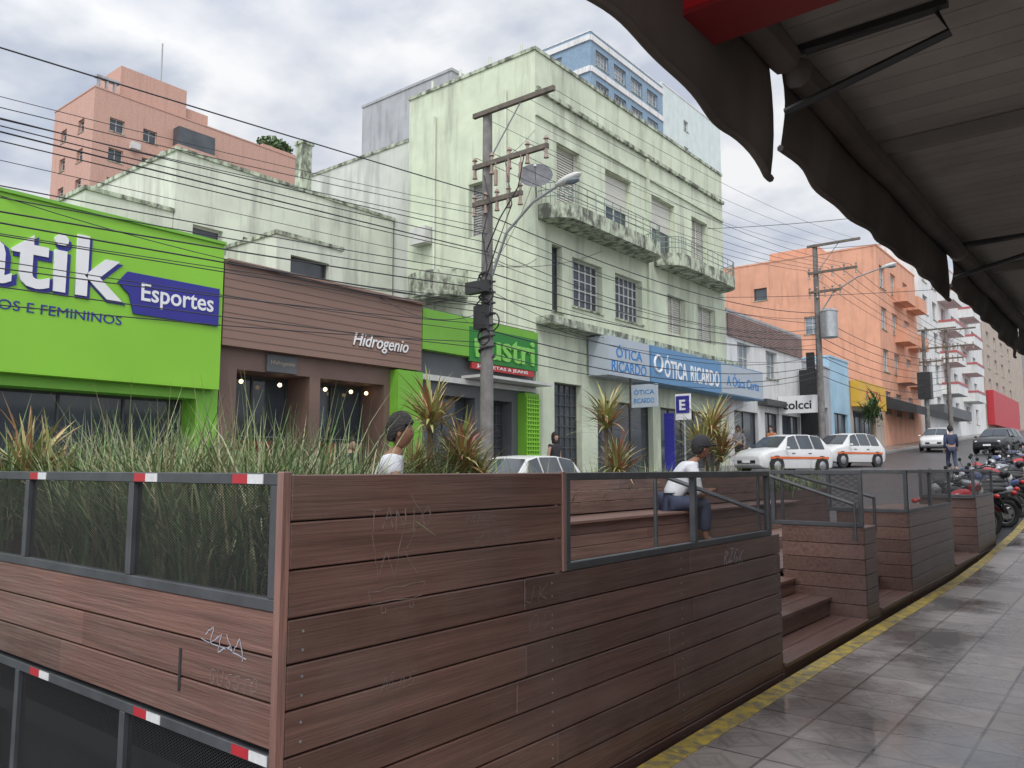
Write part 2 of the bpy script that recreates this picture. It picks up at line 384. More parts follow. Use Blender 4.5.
building('rear_wing','pale grey rear wing with stained walls behind a green building',-27.6,-20.95,20.4,32,0,14.0,mat('grey cream render',(.50,.52,.47),.85,.1,1,bump=.25,stain=(.24,.24,.22),samt=.8,sscale=.4,slo=.48,shi=.74),[],[(-23.2,-22.2,9.4,11.1,'louvre'),(-26.2,-25.3,9.4,10.9,'glass')],rim=cornice)
building('back_house','weathered pale green house behind the shop roofs',-29,-22.02,11.6,20.3,0,11.0,cream,[(12.2,13.2,7.4,8.9,'glass'),(13.9,15.0,7.4,8.9,'dark'),(16.6,17.6,7.3,8.9,'louvre')],[],rim=cornice)
building('back_house','low weathered pale green house with small windows',-29,-22.04,9.1,11.58,0,9.1,cream,[(9.5,10.0,7.2,7.9,'glass'),(10.4,10.9,7.2,7.9,'glass')],[],rim=cornice)
mb=MB(); mb.box(-22.6,-22.2,16.2,16.6,11.15,12.8); mb.box(-22.65,-22.15,16.15,16.65,12.8,12.92); top(mb.obj('chimney',cornice),'stained square chimney on the roof of the pale green house','chimney')
building('roof_hut','small pale green hut on the flat roof beside the house',-21.9,-19.2,13.2,15.6,5.2,8.3,cream,[(13.7,15.1,6.7,7.8,'dark')],[],rim=cornice)
# ---------------------------------------------------------------- pink brick tower
pE=[];
for k in range(10):
    z=6.6+k*2.75
    for y in(30.6,33.6,41.4,44.2,46.6,49.2): 
        if y>39 and z>30: continue
        pE.append((y,y+1.3,z,z+1.2,'glass'))
pS=[]
for k in range(7):
    z=14.8+k*2.75; pS.append((-76.6,-75.4,z,z+1.2,'glass')); pS.append((-73,-71.8,z,z+1.2,'glass'))
tw=building('brick_tower','pink brick apartment tower with dark glazed balconies',-78.3,-70,29.2,51.3,0,34.8,brickp,pE,pS,dep=.3)
for k in range(10):
    z=6.0+k*2.75
    mb=MB(); mb.box(-70,-68.8,36.3,40.2,z,z+.9); mb.obj('balcony',brickp,tw)
    mb=MB(); mb.box(-69.9,-68.9,36.4,40.1,z+.9,z+2.7); mb.obj('glazing',glass,tw)
mb=MB(); mb.box(-76.5,-71.5,32,38.4,34.95,38.4); mb.obj('roof_house',brickp,tw)
mb=MB(); mb.box(-75.5,-72,38.4,41,34.95,36.9); mb.obj('roof_house',brickp,tw)
mb=MB()
for y in(29.8,30.5,31.2): mb.box(-71.0,-70.6,y-.08,y+.08,34.92,36.1)
mb.box(-71.1,-70.5,29.5,31.6,36.1,36.3); mb.obj('pergola',greyw,tw)
mb=MB(); mb.cyl((-73,36.5,38),(-73,36.5,43),.08,n=5); mb.obj('antenna',galv,tw)
for k,(y,z) in enumerate([(32.4,24.5),(32.4,19),(35.2,27.3),(35.2,21.8),(43,25.3),(45.9,22.5),(43,19.9),(48.2,25.3),(35.2,30.2),(32.4,30.2)]): 
    mb=MB(); mb.box(-70,-69.5,y,y+.8,z,z+.6); mb.obj('air_conditioner',frame_w,tw)
def foliage(c,r,n,m,name,par=None,leaf=.12):
    mb=MB()
    for i in range(n):
        d=V((random.gauss(0,1),random.gauss(0,1),random.gauss(0,1))).normalized()*random.random()**.4
        p=V(c)+V((d.x*r[0],d.y*r[1],d.z*r[2])); a=V((random.uniform(-1,1),random.uniform(-1,1),random.uniform(-1,1))).normalized()*leaf; b=a.orthogonal().normalized()*leaf*.6
        mb.add([p-a,p+b,p+a,p-b],[(0,1,2,3)])
    return mb.obj(name,m,par)
leafm=mat('leaf green',(.07,.12,.04),.6,.4,3,island=.5)
e=thing('roof_garden','leafy bushes in a planter on the brick tower roof','plant',(-72,49,34.9)); mb=MB(); mb.box(-72.6,-70.6,46.5,50.8,34.93,35.5); mb.obj('planter',brickp,e); foliage((-71.5,48.6,36.1),(1,2.2,.9),500,leafm,'foliage',e,.28)
# ---------------------------------------------------------------- blue tower
bE=[]
for k in range(7):
    z=19.3+k*2.8
    for y in(55.4,58.4,61.4,64.4): bE.append((y,y+2.1,z,z+1.4,'pane'))
bS=[]
for k in range(5): bS.append((-40.5,-38,24.9+k*2.8,26.3+k*2.8,'pane'))
t2=building('apartment_tower','tall tower with blue tiled and pale bands and rows of windows',-42,-35,54.6,67.5,0,38.8,bluetower,bE,bS,dep=.25,rim=white_w)
mb=MB()
for k in range(8): mb.box(-35,-34.88,54.6,67.5,18.4+k*2.8,18.9+k*2.8); mb.box(-42,-35,54.45,54.58,18.4+k*2.8,18.9+k*2.8)
mb.obj('band',white_w,t2)
building('apartment_tower','plain pale green tower block beside the blue tiled tower',-42,-35,67.52,81,0,39.2,palegreen,[(72,73,22+k*2.8,23.1+k*2.8,'pane') for k in range(6)],[],rim=white_w)
# ---------------------------------------------------------------- peach building and beyond
oE=[]
for k in range(4):
    z=5.6+k*3.2
    for y in(63.2,66.5,70.5): oE.append((y,y+1.6,z,z+1.7,'pane'))
pb=building('corner_building','peach orange four storey building with small balconies',-27,-15,62.5,75,0,18.2,peach,oE,[(-20.5,-19.3,12,13.4,'pane'),(-24.5,-23.4,15.2,16.2,'dark')],rim=peach)
for k in range(3):
    for y in(67.0,71.2): mb=MB(); mb.box(-15,-14.0,y,y+3,8.2+k*3.2,9.3+k*3.2); mb.obj('balcony',peach,pb)
mb=MB(); mb.box(-24,-20,65,70,18.35,19.6); mb.obj('roof_house',peach,pb)
wE=[]
for k in range(5):
    z=6.5+k*3
    for y in(78,82,86,91,97,103): wE.append((y,y+2,z,z+1.7,'pane'))
wb=building('apartment_building','white and pink five storey building with striped balconies',-27,-15,77,110,0,22,white_w,wE,[(-18,-16.4,8+k*3,9.6+k*3,'pane') for k in range(4)],rim=pinkw)
for k in range(4):
    for y in(84.5,95.5):
        mb=MB(); mb.box(-15,-13.6,y,y+5,8.6+k*3,9.5+k*3); mb.obj('balcony',white_w,wb)
        mb=MB(); mb.box(-15,-13.55,y-.03,y+5.03,9.5+k*3,9.72+k*3); mb.obj('balcony_edge',mat('red trim',(.40,.10,.10),.5,.1,2),wb)
building('apartment_building','beige concrete building far along the street',-27,-15,111,150,0,23,beige,[(y,y+2,8+k*3,9.7+k*3,'pane') for k in range(4) for y in(114,120,126,133)],[],rim=beige)
building('apartment_building','brown building at the far end of the street',-26,-14.6,151,210,0,30,greyw,[(y,y+3,12+k*3,13.7+k*3,'pane') for k in range(5) for y in(154,162,172,185)],[],rim=beige)
sh1=building('shop_building','white two storey shop building with brown slatted top',-24,-15,34.75,45,0,8.9,white_w,[(35.4,38.3,1.2,4.3,'dark'),(39.2,41.2,1.4,4.4,'dark'),(41.6,44.4,1.4,4.4,'dark'),(36,37.6,6.2,7.6,'pane'),(39.6,41.2,6.2,7.6,'pane')],[],rim=greyw)
mb=MB()
for i in range(12): mb.box(-15,-14.9,34.8,44.9,7.75+i*.09,7.82+i*.09)
mb.obj('slats',mat('brown slat',(.24,.16,.14),.6,.2,2),sh1)
sh2=building('shop_building','narrow dark fronted shop with glass doors',-24,-15,45.05,50,0,7.6,greyw,[(45.6,49.4,1.8,5.2,'dark')],[])
sh3=building('shop_building','light blue painted shop with a tiled front',-24,-15,50.05,54,0,8.4,mat('light blue',(.33,.50,.62),.7,.1,1),[(50.6,53.4,2.1,5.0,'dark')],[])
sh4=building('shop_building','low shop with a yellow fascia',-24,-15,54.05,62.45,0,7.2,beige,[(54.6,60.2,2.3,5.4,'dark')],[])
# ---------------------------------------------------------------- shops on the near part
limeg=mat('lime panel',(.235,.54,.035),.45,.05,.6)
limed=mat('darker lime panel',(.17,.42,.04),.5,.1,1)  # darker lime for shop walls, fascia, pilasters and trim
navy=mat('navy sign',(.025,.025,.25),.5,.05,1)
whitep=mat('white sign paint',(.78,.78,.78),.5,.03,2)
brownf=mat('brown cladding',(.25,.155,.12),.55,.08,1,stretch=(1,.3,1))
browns=mat('brown store wall',(.16,.10,.08),.6,.15,1)
darkgrey=mat('dark grey fascia',(.10,.105,.11),.6,.15,1)
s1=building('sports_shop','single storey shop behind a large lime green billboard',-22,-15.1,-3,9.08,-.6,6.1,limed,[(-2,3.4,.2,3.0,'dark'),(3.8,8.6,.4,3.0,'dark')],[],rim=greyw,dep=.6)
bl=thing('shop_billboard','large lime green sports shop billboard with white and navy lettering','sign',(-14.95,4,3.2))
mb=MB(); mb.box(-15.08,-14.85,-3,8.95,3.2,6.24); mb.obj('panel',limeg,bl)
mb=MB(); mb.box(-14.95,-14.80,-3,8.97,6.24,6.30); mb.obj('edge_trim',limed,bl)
text('Batik',(-14.85,3.50,4.62),E_u,E_n,3.45,1.12,navy,bl,bold=.03,ext=.02)
text('Batik',(-14.85,3.42,4.67),E_u,E_n,3.45,1.12,whitep,bl,bold=.015,ext=.05)
text('MASCULINOS E FEMININOS',(-14.85,3.5,4.25),E_u,E_n,3.4,.17,navy,bl,bold=.0)
mb=MB(); a=-14.845; b=-14.80
pts=[(6.78,5.05),(7.0,4.85),(7.1,4.5),(8.85,4.5),(8.85,5.28),(6.95,5.28)]
vs=[(a,y,z) for y,z in pts]+[(b,y,z) for y,z in pts]; n=len(pts); mb.add(vs,[tuple(range(n)),tuple(range(n,2*n))]+[(i,(i+1)%n,n+(i+1)%n,n+i) for i in range(n)])
mb.obj('arrow_panel',navy,bl)
text('Esportes',(-14.80,7.22,4.66),E_u,E_n,1.5,.46,whitep,bl,bold=.012)
s2=building('clothes_shop','brown clad clothes shop with warm lit windows',-22,-15.1,9.1,14.78,-.3,5.8,browns,[(9.5,11.4,.4,3.7,'dark'),(11.7,13.7,.4,3.7,'dark')],[],rim=browns,dep=.9)
mb=MB(); mb.box(-15.1,-14.88,9.0,14.8,4.15,5.9); mb.obj('fascia',brownf,s2)
mb=MB(); mb.box(-15.1,-14.75,9.0,14.8,5.9,5.96); mb.obj('edge_trim',brownf,s2)
for i in range(9): mb=MB(); mb.box(-14.88,-14.872,9.0,14.8,4.30+i*.18,4.312+i*.18); mb.obj('panel_seam',browns,s2)
for y in(9.9,10.9,12.2,13,13.5): mb=MB(); mb.ell((-15.55,y,3.5),(.05,.05,.05),8,6); mb.obj('lamp',warm,s2,smooth=True)
hs=thing('shop_sign','white script lettering sign on brown cladding','sign',(-14.88,13.4,4.4))
text('Hidrogenio',(-14.87,12.45,4.45),E_u,E_n,1.85,.42,mat('sign brown edge',(.12,.05,.03),.5,.05,1),hs,shear=.35,bold=.04,ext=.008)
text('Hidrogenio',(-14.87,12.45,4.46),E_u,E_n,1.85,.42,whitep,hs,shear=.35,bold=.008,ext=.02)
mb=MB(); mb.box(-15.1,-15.04,10.2,11.0,3.72,4.1); hp=top(mb.obj('shop_sign',darkgrey),'small dark plaque sign above a shop window','sign'); text('Hidrogenio',(-15.04,10.28,3.85),E_u,E_n,.65,.13,signm if 0 else mat('dim gold letter',(.35,.30,.24),.5,.1,3),hp,shear=.3)
s3=building('clothes_shop','shop with a lime fascia and dark grey walls',-22,-15.1,14.82,19.98,-.2,5.8,darkgrey,[(15.3,17.2,.5,3.6,'dark'),(17.6,18.9,.5,3.6,'grid')],[],rim=darkgrey,dep=.4)
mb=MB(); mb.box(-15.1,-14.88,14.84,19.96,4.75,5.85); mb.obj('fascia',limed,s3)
mb=MB(); mb.box(-15.1,-14.95,14.84,19.96,3.95,4.1); mb.obj('ledge',frame_w,s3)
mb=MB(); mb.box(-15.1,-14.3,16.6,19.96,4.12,4.2); mb.obj('canopy',frame_w,s3)
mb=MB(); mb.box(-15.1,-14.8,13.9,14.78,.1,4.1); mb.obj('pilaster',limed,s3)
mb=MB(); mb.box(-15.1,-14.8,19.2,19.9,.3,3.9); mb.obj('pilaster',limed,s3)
ms=thing('shop_sign','bright green raised lettering above a red band','sign',(-14.88,18,4.7))
mb=MB(); mb.box(-14.9,-14.86,16.7,19.9,4.62,5.62); mb.obj('panel',mat('dark green sign',(.02,.20,.03),.5,.05,1),ms)
text('nustri',(-14.86,16.9,4.75),E_u,E_n,2.8,.75,mat('bright green sign',(.22,.55,.10),.5,.05,1),ms,bold=.02,ext=.05)
mb=MB(); mb.box(-14.93,-14.86,16.8,19.7,4.42,4.6); mb.obj('band',mat('red band',(.4,.03,.03),.5,.05,1),ms)
text('JAQUETAS & JEANS',(-14.86,17.0,4.45),E_u,E_n,2.4,.12,whitep,ms)
mb=MB()
for i in range(6): mb.box(-14.79,-14.76,19.22+i*.12,19.26+i*.12,1.2,3.8)
for i in range(20): mb.box(-14.76,-14.74,19.2,19.9,1.2+i*.13,1.24+i*.13)
top(mb.obj('lattice_panel',limeg),'bright green lattice panel on a shop front','panel')
# clothes rails inside the shop window recess
for (y0,y1) in((9.7,11.2),(11.9,13.5)):
    e=thing('clothes_rail','metal clothes rail with folded warm coloured clothes','clothes rail',(-15.7,y0,1.0),'clothes rails in shop windows')
    mb=MB(); mb.tube([(-15.7,y0,.7),(-15.7,y0,2.3),(-15.7,y1,2.3),(-15.7,y1,.7)],.02,6); mb.obj('rail',galv,e)
    y=y0+.08
    while y<y1-.1:
        c=random.choice([(.30,.12,.04),(.25,.18,.10),(.10,.05,.04),(.3,.25,.2),(.22,.04,.04),(.06,.05,.05)])
        L_=random.uniform(.6,.95); mb=MB(); mb.add([(-15.88,y,2.2),(-15.52,y+.02,2.2),(-15.47,y+.03,2.2-L_),(-15.93,y,2.2-L_),(-15.88,y+.07,2.2),(-15.52,y+.08,2.2),(-15.47,y+.10,2.2-L_),(-15.93,y+.08,2.2-L_)],[(0,1,2,3),(4,5,6,7),(0,1,5,4),(1,2,6,5),(2,3,7,6),(3,0,4,7)])
        mb.obj('garment',mat('garment %.2f %.2f'%(c[0],c[1]),c,.85,.25,8),e); y+=random.uniform(.11,.17)
# optician sign
os_=thing('shop_sign','long blue and grey optician fascia sign with white lettering','sign',(-14,29,4.5))
signg=mat('pale grey sign',(.40,.45,.50),.5,.05,1); bluel=mat('sign blue',(.03,.20,.50),.5,.05,1)
mb=MB(); mb.box(-14.9,-14.1,22.9,25.75,4.75,6.1); mb.obj('panel',signg,os_)
mb=MB(); mb.box(-14.9,-14.05,25.8,36.6,4.75,6.1); mb.obj('panel',mat('mid blue sign',(.11,.25,.43),.5,.05,1),os_)
mb=MB(); mb.box(-14.05,-14.02,31.9,36.5,4.8,6.05); mb.obj('panel',signg,os_)
text('ÓTICA',(-14.1,23.4,5.40),E_u,E_n,1.8,.45,bluel,os_,bold=.01); text('RICARDO',(-14.1,23.1,4.9),E_u,E_n,2.4,.38,bluel,os_,bold=.01)
mb=MB(); mb.torus((-14.03,26.3,5.45),.3,.05,'x',18,6); mb.obj('logo',whitep,os_)
text('ÓTICA',(-14.05,26.8,5.0),E_u,E_n,1.9,.85,whitep,os_,bold=.015); text('RICARDO',(-14.05,29.0,5.0),E_u,E_n,2.7,.66,whitep,os_,bold=.015)
text('A Ótica Certa',(-14.02,32.4,5.15),E_u,E_n,3.6,.55,bluel,os_,bold=.01)
hsn=thing('hanging_sign','small white and blue hanging sign outside an optician','sign',(-13.8,25,3.9))
mb=MB(); mb.box(-14.1,-13.1,24.4,24.5,3.7,4.5); mb.obj('panel',signg,hsn); text('ÓTICA',(-14.0,24.4,4.15),S_u,S_n,.8,.2,bluel,hsn); text('RICARDO',(-14.0,24.4,3.85),S_u,S_n,.8,.17,bluel,hsn)
mb=MB(); mb.box(-14.2,-14.1,24.43,24.47,3.6,4.75); mb.obj('bracket',frame_d,hsn)
es=thing('parking_sign','blue and white parking sign with a letter E on a post','sign',(-13.2,26.6,1.2))
mb=MB(); mb.cyl((-13.2,26.65,gz(-13.2,26.6)),(-13.2,26.65,4.3),.04,n=8); mb.obj('post',galv,es)
mb=MB(); mb.box(-13.5,-12.9,26.54,26.60,3.35,4.3); mb.obj('panel',whitep,es)
mb=MB(); mb.box(-13.46,-12.94,26.51,26.54,3.6,4.22); mb.obj('panel',navy,es); text('E',(-13.32,26.51,3.7),S_u,S_n,.24,.38,whitep,es,bold=.03)
mb=MB(); mb.box(-13.9,-13.5,26.4,26.44,1.5,3.6); bb=top(mb.obj('banner',navy),'tall narrow blue banner beside the optician door','banner')
cs=thing('shop_sign','white projecting sign with dark lettering','sign',(-13.8,41,4.5))
mb=MB(); mb.box(-14.95,-13.0,41.0,41.2,4.4,5.3); mb.obj('panel',whitep,cs); text('colcci',(-14.7,41.0,4.6),S_u,S_n,1.45,.45,black,cs,bold=.02)
mb=MB(); mb.box(-14.9,-13.9,44.2,44.4,3.4,7.0); vs_=top(mb.obj('vertical_sign',black),'tall vertical black shop sign','sign'); text('50%',(-14.8,44.2,5.2),S_u,S_n,.7,.4,whitep,vs_)
mb=MB(); mb.box(-15,-14.5,38.3,44.8,4.7,5.0); top(mb.obj('shop_canopy',frame_d),'thin dark canopy over white shop entrance','canopy')
ys=thing('shop_sign','yellow shop fascia sign with red lettering','sign',(-14.5,57,6)); mb=MB(); mb.box(-14.98,-14.4,54.2,60.8,5.6,7.3); mb.obj('panel',mat('yellow sign',(.65,.38,.04),.5,.05,1),ys); text('AZIZA',(-14.4,55.5,6.1),E_u,E_n,4,.7,mat('red letters',(.4,.02,.02),.5,.05,1),ys)
mb=MB()
mb.add([(-15,62.6,6.9),(-12.8,62.6,6.1),(-12.8,73.8,6.1),(-15,73.8,6.9),(-12.8,62.6,5.5),(-12.8,73.8,5.5),(-15,62.6,6.0)],[(0,1,2,3),(1,4,5,2),(0,1,4,6)])
top(mb.obj('shop_awning',mat('black awning',(.03,.03,.032),.7,.2,2)),'black fabric awning on the peach building','awning')
mb=MB(); mb.box(-14.95,-14.2,111,135,6.8,11); top(mb.obj('shop_sign',mat('red sign',(.45,.03,.04),.5,.05,1)),'large red shop fascia far along the street','sign')
mb=MB(); mb.box(-14.95,-13.8,78,92,6.3,7.2); top(mb.obj('shop_awning',darkgrey),'dark awning below the white apartment building','awning')
# ---------------------------------------------------------------- poles & wires
polem=mat('weathered concrete pole',(.18,.17,.16),.9,.25,4,bump=.4,bscale=25,stain=(.07,.06,.06),samt=.7,sscale=1)
woodp=mat('grey wood arm',(.13,.11,.09),.9,.3,6,bump=.4)
cer=mat('insulator',(.28,.20,.16),.3,.2,4)
def pole(x,y,h,lab,extras=True):
    z=gz(x,y)
    e=thing('utility_pole',lab,'utility pole',(x,y,z))
    mb=MB(); mb.cyl((x,y,z-.1),(x,y,z+h),.19,.12,n=12); mb.obj('post',polem,e,smooth=True)
    arms=[(h-.1,2.6),(h-1.5,2.4),(h-2.5,1.6)]
    for i,(za,w) in enumerate(arms):
        mb=MB(); mb.box(x-.35,x-.35+w,y-.2,y-.1,z+za-.06,z+za+.06)
        mb.obj('crossarm',woodp,e)
        if i==0: continue
        for j in range(5):
            mb=MB(); xx=x-.3+(w-.1)*j/4
            mb.cyl((xx,y-.15,z+za-.25),(xx,y-.15,z+za+.2),.045,.035,n=8); mb.cyl((xx,y-.15,z+za+.18),(xx,y-.15,z+za+.26),.075,.03,n=8)
            mb.cyl((xx,y-.15,z+za-.3),(xx,y-.15,z+za-.2),.07,.04,n=8)
            mb.obj('insulator',cer,e,smooth=True)
    mb=MB(); mb.tube([(x,y-.12,z+h-1.6),(x+1.2,y-.14,z+h-.15)],.02,5); mb.obj('brace',galv,e)
    return e,z
P1=(-12.95,15.2); e1,z1=pole(*P1,10.4,'weathered concrete utility pole loaded with crossarms and cables')
mb=MB(); 
mb.tube([(-12.95+.2*math.cos(t*.5),15.2+.2*math.sin(t*.5),z1+3.9+t*.022) for t in range(100)],.03,5); mb.obj('cable_wrap',black,e1)
mb=MB(); mb.box(-13.15,-12.75,14.9,15.05,z1+4.6,z1+5.2); mb.obj('cable_box',black,e1)
mb=MB(); mb.box(-13.3,-12.6,14.75,14.95,z1+5.5,z1+5.8); mb.obj('cable_box',black,e1)
for k in range(5):
    mb=MB(); cx=-12.95+random.uniform(-.1,.5); cz=z1+4.4+k*.35; mb.torus((cx,15.0-.02*k,cz),.20+.03*(k%3),.02,'y',16,5); mb.obj('cable_coil',black,e1,smooth=True)
for pts in([(-12.9,15.0,z1+8.6),(-12.6,14.9,z1+7.8),(-12.9,14.95,z1+7.0),(-12.7,14.9,z1+6.2),(-12.9,15,z1+5.4)],[(-12.2,15.0,z1+8.9),(-11.9,14.9,z1+7.6),(-12.4,14.9,z1+6.6),(-12.85,15,z1+5.8)],[(-11.6,15.0,z1+8.8),(-11.7,14.9,z1+8.0),(-12.3,14.9,z1+7.3),(-12.8,15,z1+6.6)]):
    mb=MB(); mb.tube(pts,.018,5); mb.obj('cable',black,e1,smooth=True)
for k in range(3):
    mb=MB(); mb.cyl((-12.5+.4*k,15.0,z1+8.25),(-12.5+.4*k,15.0,z1+8.65),.05,.05,n=8); mb.cyl((-12.5+.4*k,15.0,z1+8.65),(-12.5+.4*k,15.0,z1+8.85),.015,n=5); mb.obj('fuse',cer,e1,smooth=True)
P2=(-12.7,40.8); e2,z2=pole(*P2,11.2,'tall utility pole with transformer and many wires')
mb=MB(); mb.cyl((-12.1,40.6,z2+6.3),(-12.1,40.6,z2+7.6),.42,n=14); mb.cyl((-12.1,40.6,z2+7.6),(-12.1,40.6,z2+7.75),.46,.3,n=14); mb.obj('transformer',galv,e2,smooth=True)
mb=MB(); mb.box(-13.2,-12.85,40.3,40.55,z2+4.0,z2+5.6); mb.obj('cable_box',black,e2)
P3=(-12.8,75); e3,z3=pole(*P3,9.5,'distant utility pole with several crossarms')
P3b=(-12.8,66); pole(*P3b,8.8,'distant utility pole beside a peach building')
mb=MB(); mb.box(-13.3,-12.4,65.6,66.4,gz(-12.8,66)+3.5,gz(-12.8,66)+5.5); top(mb.obj('cable_bundle',black),'thick black bundle of coiled telephone cables','cable')
wirem=mat('wire',(.035,.035,.04),.6,.1,2)
def wire(a,b,sag,r=.016,lab='thin black overhead wire strung between poles',seg=14):
    a=V(a); b=V(b); mb=MB()
    pts=[a.lerp(b,i/seg)-V((0,0,sag*4*(i/seg)*(1-i/seg))) for i in range(seg+1)]
    mb.tube(pts,r,4); ob=mb.obj('overhead_wire',wirem); top(ob,lab,'wire','overhead wires')
P0=(-12.9,-18); z0=gz(*P0)
for j in range(5):
    xo=-13.2+j*.55
    wire((xo,15.05,z1+9.15),(xo,40.7,z2+9.9),.5,.009)
    wire((xo,40.7,z2+9.9),(xo,75,z3+8),.5,.015)
for j in range(4):
    xo=-13.2+j*.8
    wire((xo,15.05,z1+10.35),(xo,40.7,z2+11.2),.4,.007)
for j in range(19):
    f=j/18; zz=4.0+f*4.0+random.uniform(-.12,.12)
    wire((-12.9+random.uniform(-.2,.2),P0[1],z0+4.4+f*2.4+random.uniform(-.35,.35)),(-12.9+random.uniform(-.1,.15),15.1,z1+zz),random.uniform(.05,.7),random.choice((.006,.008,.010,.014)))
for j in range(13):
    zz=4.0+j*.3
    wire((-12.9,15.3,z1+zz),(-12.75,40.7,z2+zz*.9+.8),random.uniform(.3,1.0),random.choice((.009,.012,.016)))
for j in range(7): wire((-12.75,40.9,z2+4.5+j*.5),(-12.8,75,z3+4+j*.5),.8,.018)
for (yb,zb) in((18.2,5.9),(20.1,11.3),(13.2,6.0),(9.5,6.0),(24,9.4),(27,6.4),(4,6.3),(16.5,5.95),(20.05,8.3)):
    wire((-12.9,15.1,z1+random.uniform(5.0,7.0)),(-15,yb,zb),random.uniform(.1,.5),.009,'thin service cable running to a building')
wire((-15,20,12.6),(-13,15.1,z1+8.9),.2,.009)
wire((4,22,13.0),(-14,-6,13.4),.4,.008); wire((4,34,15.0),(-18,2,14.0),.5,.008); wire((4,28,14.0),(-16,-2,13.8),.5,.008)
wire((3,35,11),(-12.8,40.8,z2+11),.4,.012);wire((3,30,10.4),(-15,33,12.4),.4,.012);wire((3,45,10.5),(-15,34,9.4),.4,.012)
def lamp(x,y,z,L,lab):
    e=thing('street_lamp',lab,'street lamp',(x,y,z))
    mb=MB(); mb.tube([(x+.12,y,z),(x+L*.25,y-.05,z+1.0),(x+L*.6,y-.1,z+1.6),(x+L*.9,y-.1,z+1.85)],.035,7); mb.obj('arm',galv,e,smooth=True)
    mb=MB(); mb.ell((x+L*1.02,y-.1,z+1.93),(.38,.14,.10),14,8,rot=Matrix.Rotation(rad(-12),3,'Y')); h=mb.obj('lamp_head',mat('lamp head',(.55,.55,.53),.4,.05,2),e,smooth=True)
    mb=MB(); mb.ell((x+L*1.06,y-.1,z+1.87),(.22,.11,.08),12,6); mb.obj('lens',glass2,h,smooth=True)
lamp(-12.9,15.2,z1+6.0,2.5,'street lamp on a curved arm fixed to the utility pole')
lamp(-12.7,40.8,z2+7.6,3.4,'street lamp on a long arm reaching over the road')
e=thing('satellite_dish','grey perforated satellite dish on a wall bracket','satellite dish',(-14.6,19.6,10.9))
mb=MB(); R0=.55; n=20; vs=[]; rings=5
D=Matrix.Rotation(rad(35),3,'Z')@Matrix.Rotation(rad(60),3,'X'); dc=V((-14.5,19.35,10.6))
for j in range(rings+1):
    rr=R0*j/rings
    for i in range(n):
        t=2*math.pi*i/n; vs.append(D@V((rr*math.cos(t),rr*math.sin(t),.35*rr*rr/R0))+dc)
mb.add(vs,[(j*n+i,j*n+(i+1)%n,(j+1)*n+(i+1)%n,(j+1)*n+i) for j in range(rings) for i in range(n)]); mb.obj('reflector',mat('dish grey',(.12,.12,.13),.6,.2,6),e,smooth=True)
mb=MB(); mb.cyl(dc,dc+D@V((0,0,.5)),.015,n=5); mb.cyl(dc+D@V((0,0,.5)),dc+D@V((0,0,.58)),.05,n=8); mb.cyl(dc,(-14.95,19.98,10.3),.03,n=6); mb.obj('bracket',galv,e)
# ---------------------------------------------------------------- parklet
def wood(name,stretch,col=(.118,.063,.050)):
    m=mat(name,col,.40,.30,1.0,bump=.25,bscale=3,stretch=stretch,stain=(.17,.125,.11),samt=.6,sscale=.35,sstretch=(1,1,1),island=.24,slo=.45,shi=.75)
    return m
wY=wood('composite deck along street',(30,1.2,30)); wX=wood('composite deck across',(1.2,30,30),(.145,.073,.056)); wL=wood('bench wood',(30,1.2,30),(.17,.10,.08))
scrY=mesh_screen('black expanded mesh Y',.011,.30,(.03,.03,.032),(1,2)); scrX=mesh_screen('black expanded mesh X',.011,.28,(.03,.03,.032),(0,2))
RX=-2.2
def boardsY(mb,x,y0,y1,z0,z1,joints=(),th=.028,pitch=.1435):
    z=z1; k=0
    while z-pitch>=z0-.06:
        ys=[y0]+[j+random.uniform(-.35,.35)*(1 if k%2 else -1) for j in joints if random.random()<.75]+[y1]
        ys=sorted(ys)
        for a,b in zip(ys,ys[1:]): mb.box(x-th+random.uniform(-.001,.001),x+random.uniform(-.0012,.0012),a+.0015,b-.0015,z-pitch+.006,z)
        z-=pitch; k+=1
def boardsX(mb,y,x0,x1,z0,z1,joints=(),th=.028,pitch=.1435):
    z=z1; k=0
    while z-pitch>=z0-.06:
        xs=sorted([x0]+[j+random.uniform(-.4,.4) for j in joints if random.random()<.8]+[x1])
        for a,b in zip(xs,xs[1:]): mb.box(a+.0015,b-.0015,y,y+th,z-pitch+.006,z)
        z-=pitch; k+=1
pk=thing('parklet','brown composite board parklet with mesh railings and tiered seating','parklet',(-3.7,6,0))
T=1.578
mb=MB(); boardsY(mb,RX,1.60,3.135,1.12,T,(),pitch=(T-1.11)/3); boardsY(mb,RX,1.60,5.96,-.05,1.11,(3.0,4.4)); mb.obj('side_wall',wY,pk,bevel=.004)
mb=MB(); boardsX(mb,1.572,-5.5,-2.23,.70,1.135,(-3.6,)); mb.obj('end_wall',wX,pk,bevel=.004)
pw=wood('post wood',(30,30,2),(.19,.10,.08))
mb=MB(); mb.box(-2.228,-2.196,1.562,1.598,-.05,T+.01); mb.obj('corner_post',pw,pk,bevel=.003)
mb=MB(); mb.box(RX-.03,RX+.005,3.137,3.165,1.112,T+.005); mb.obj('post',pw,pk,bevel=.003)
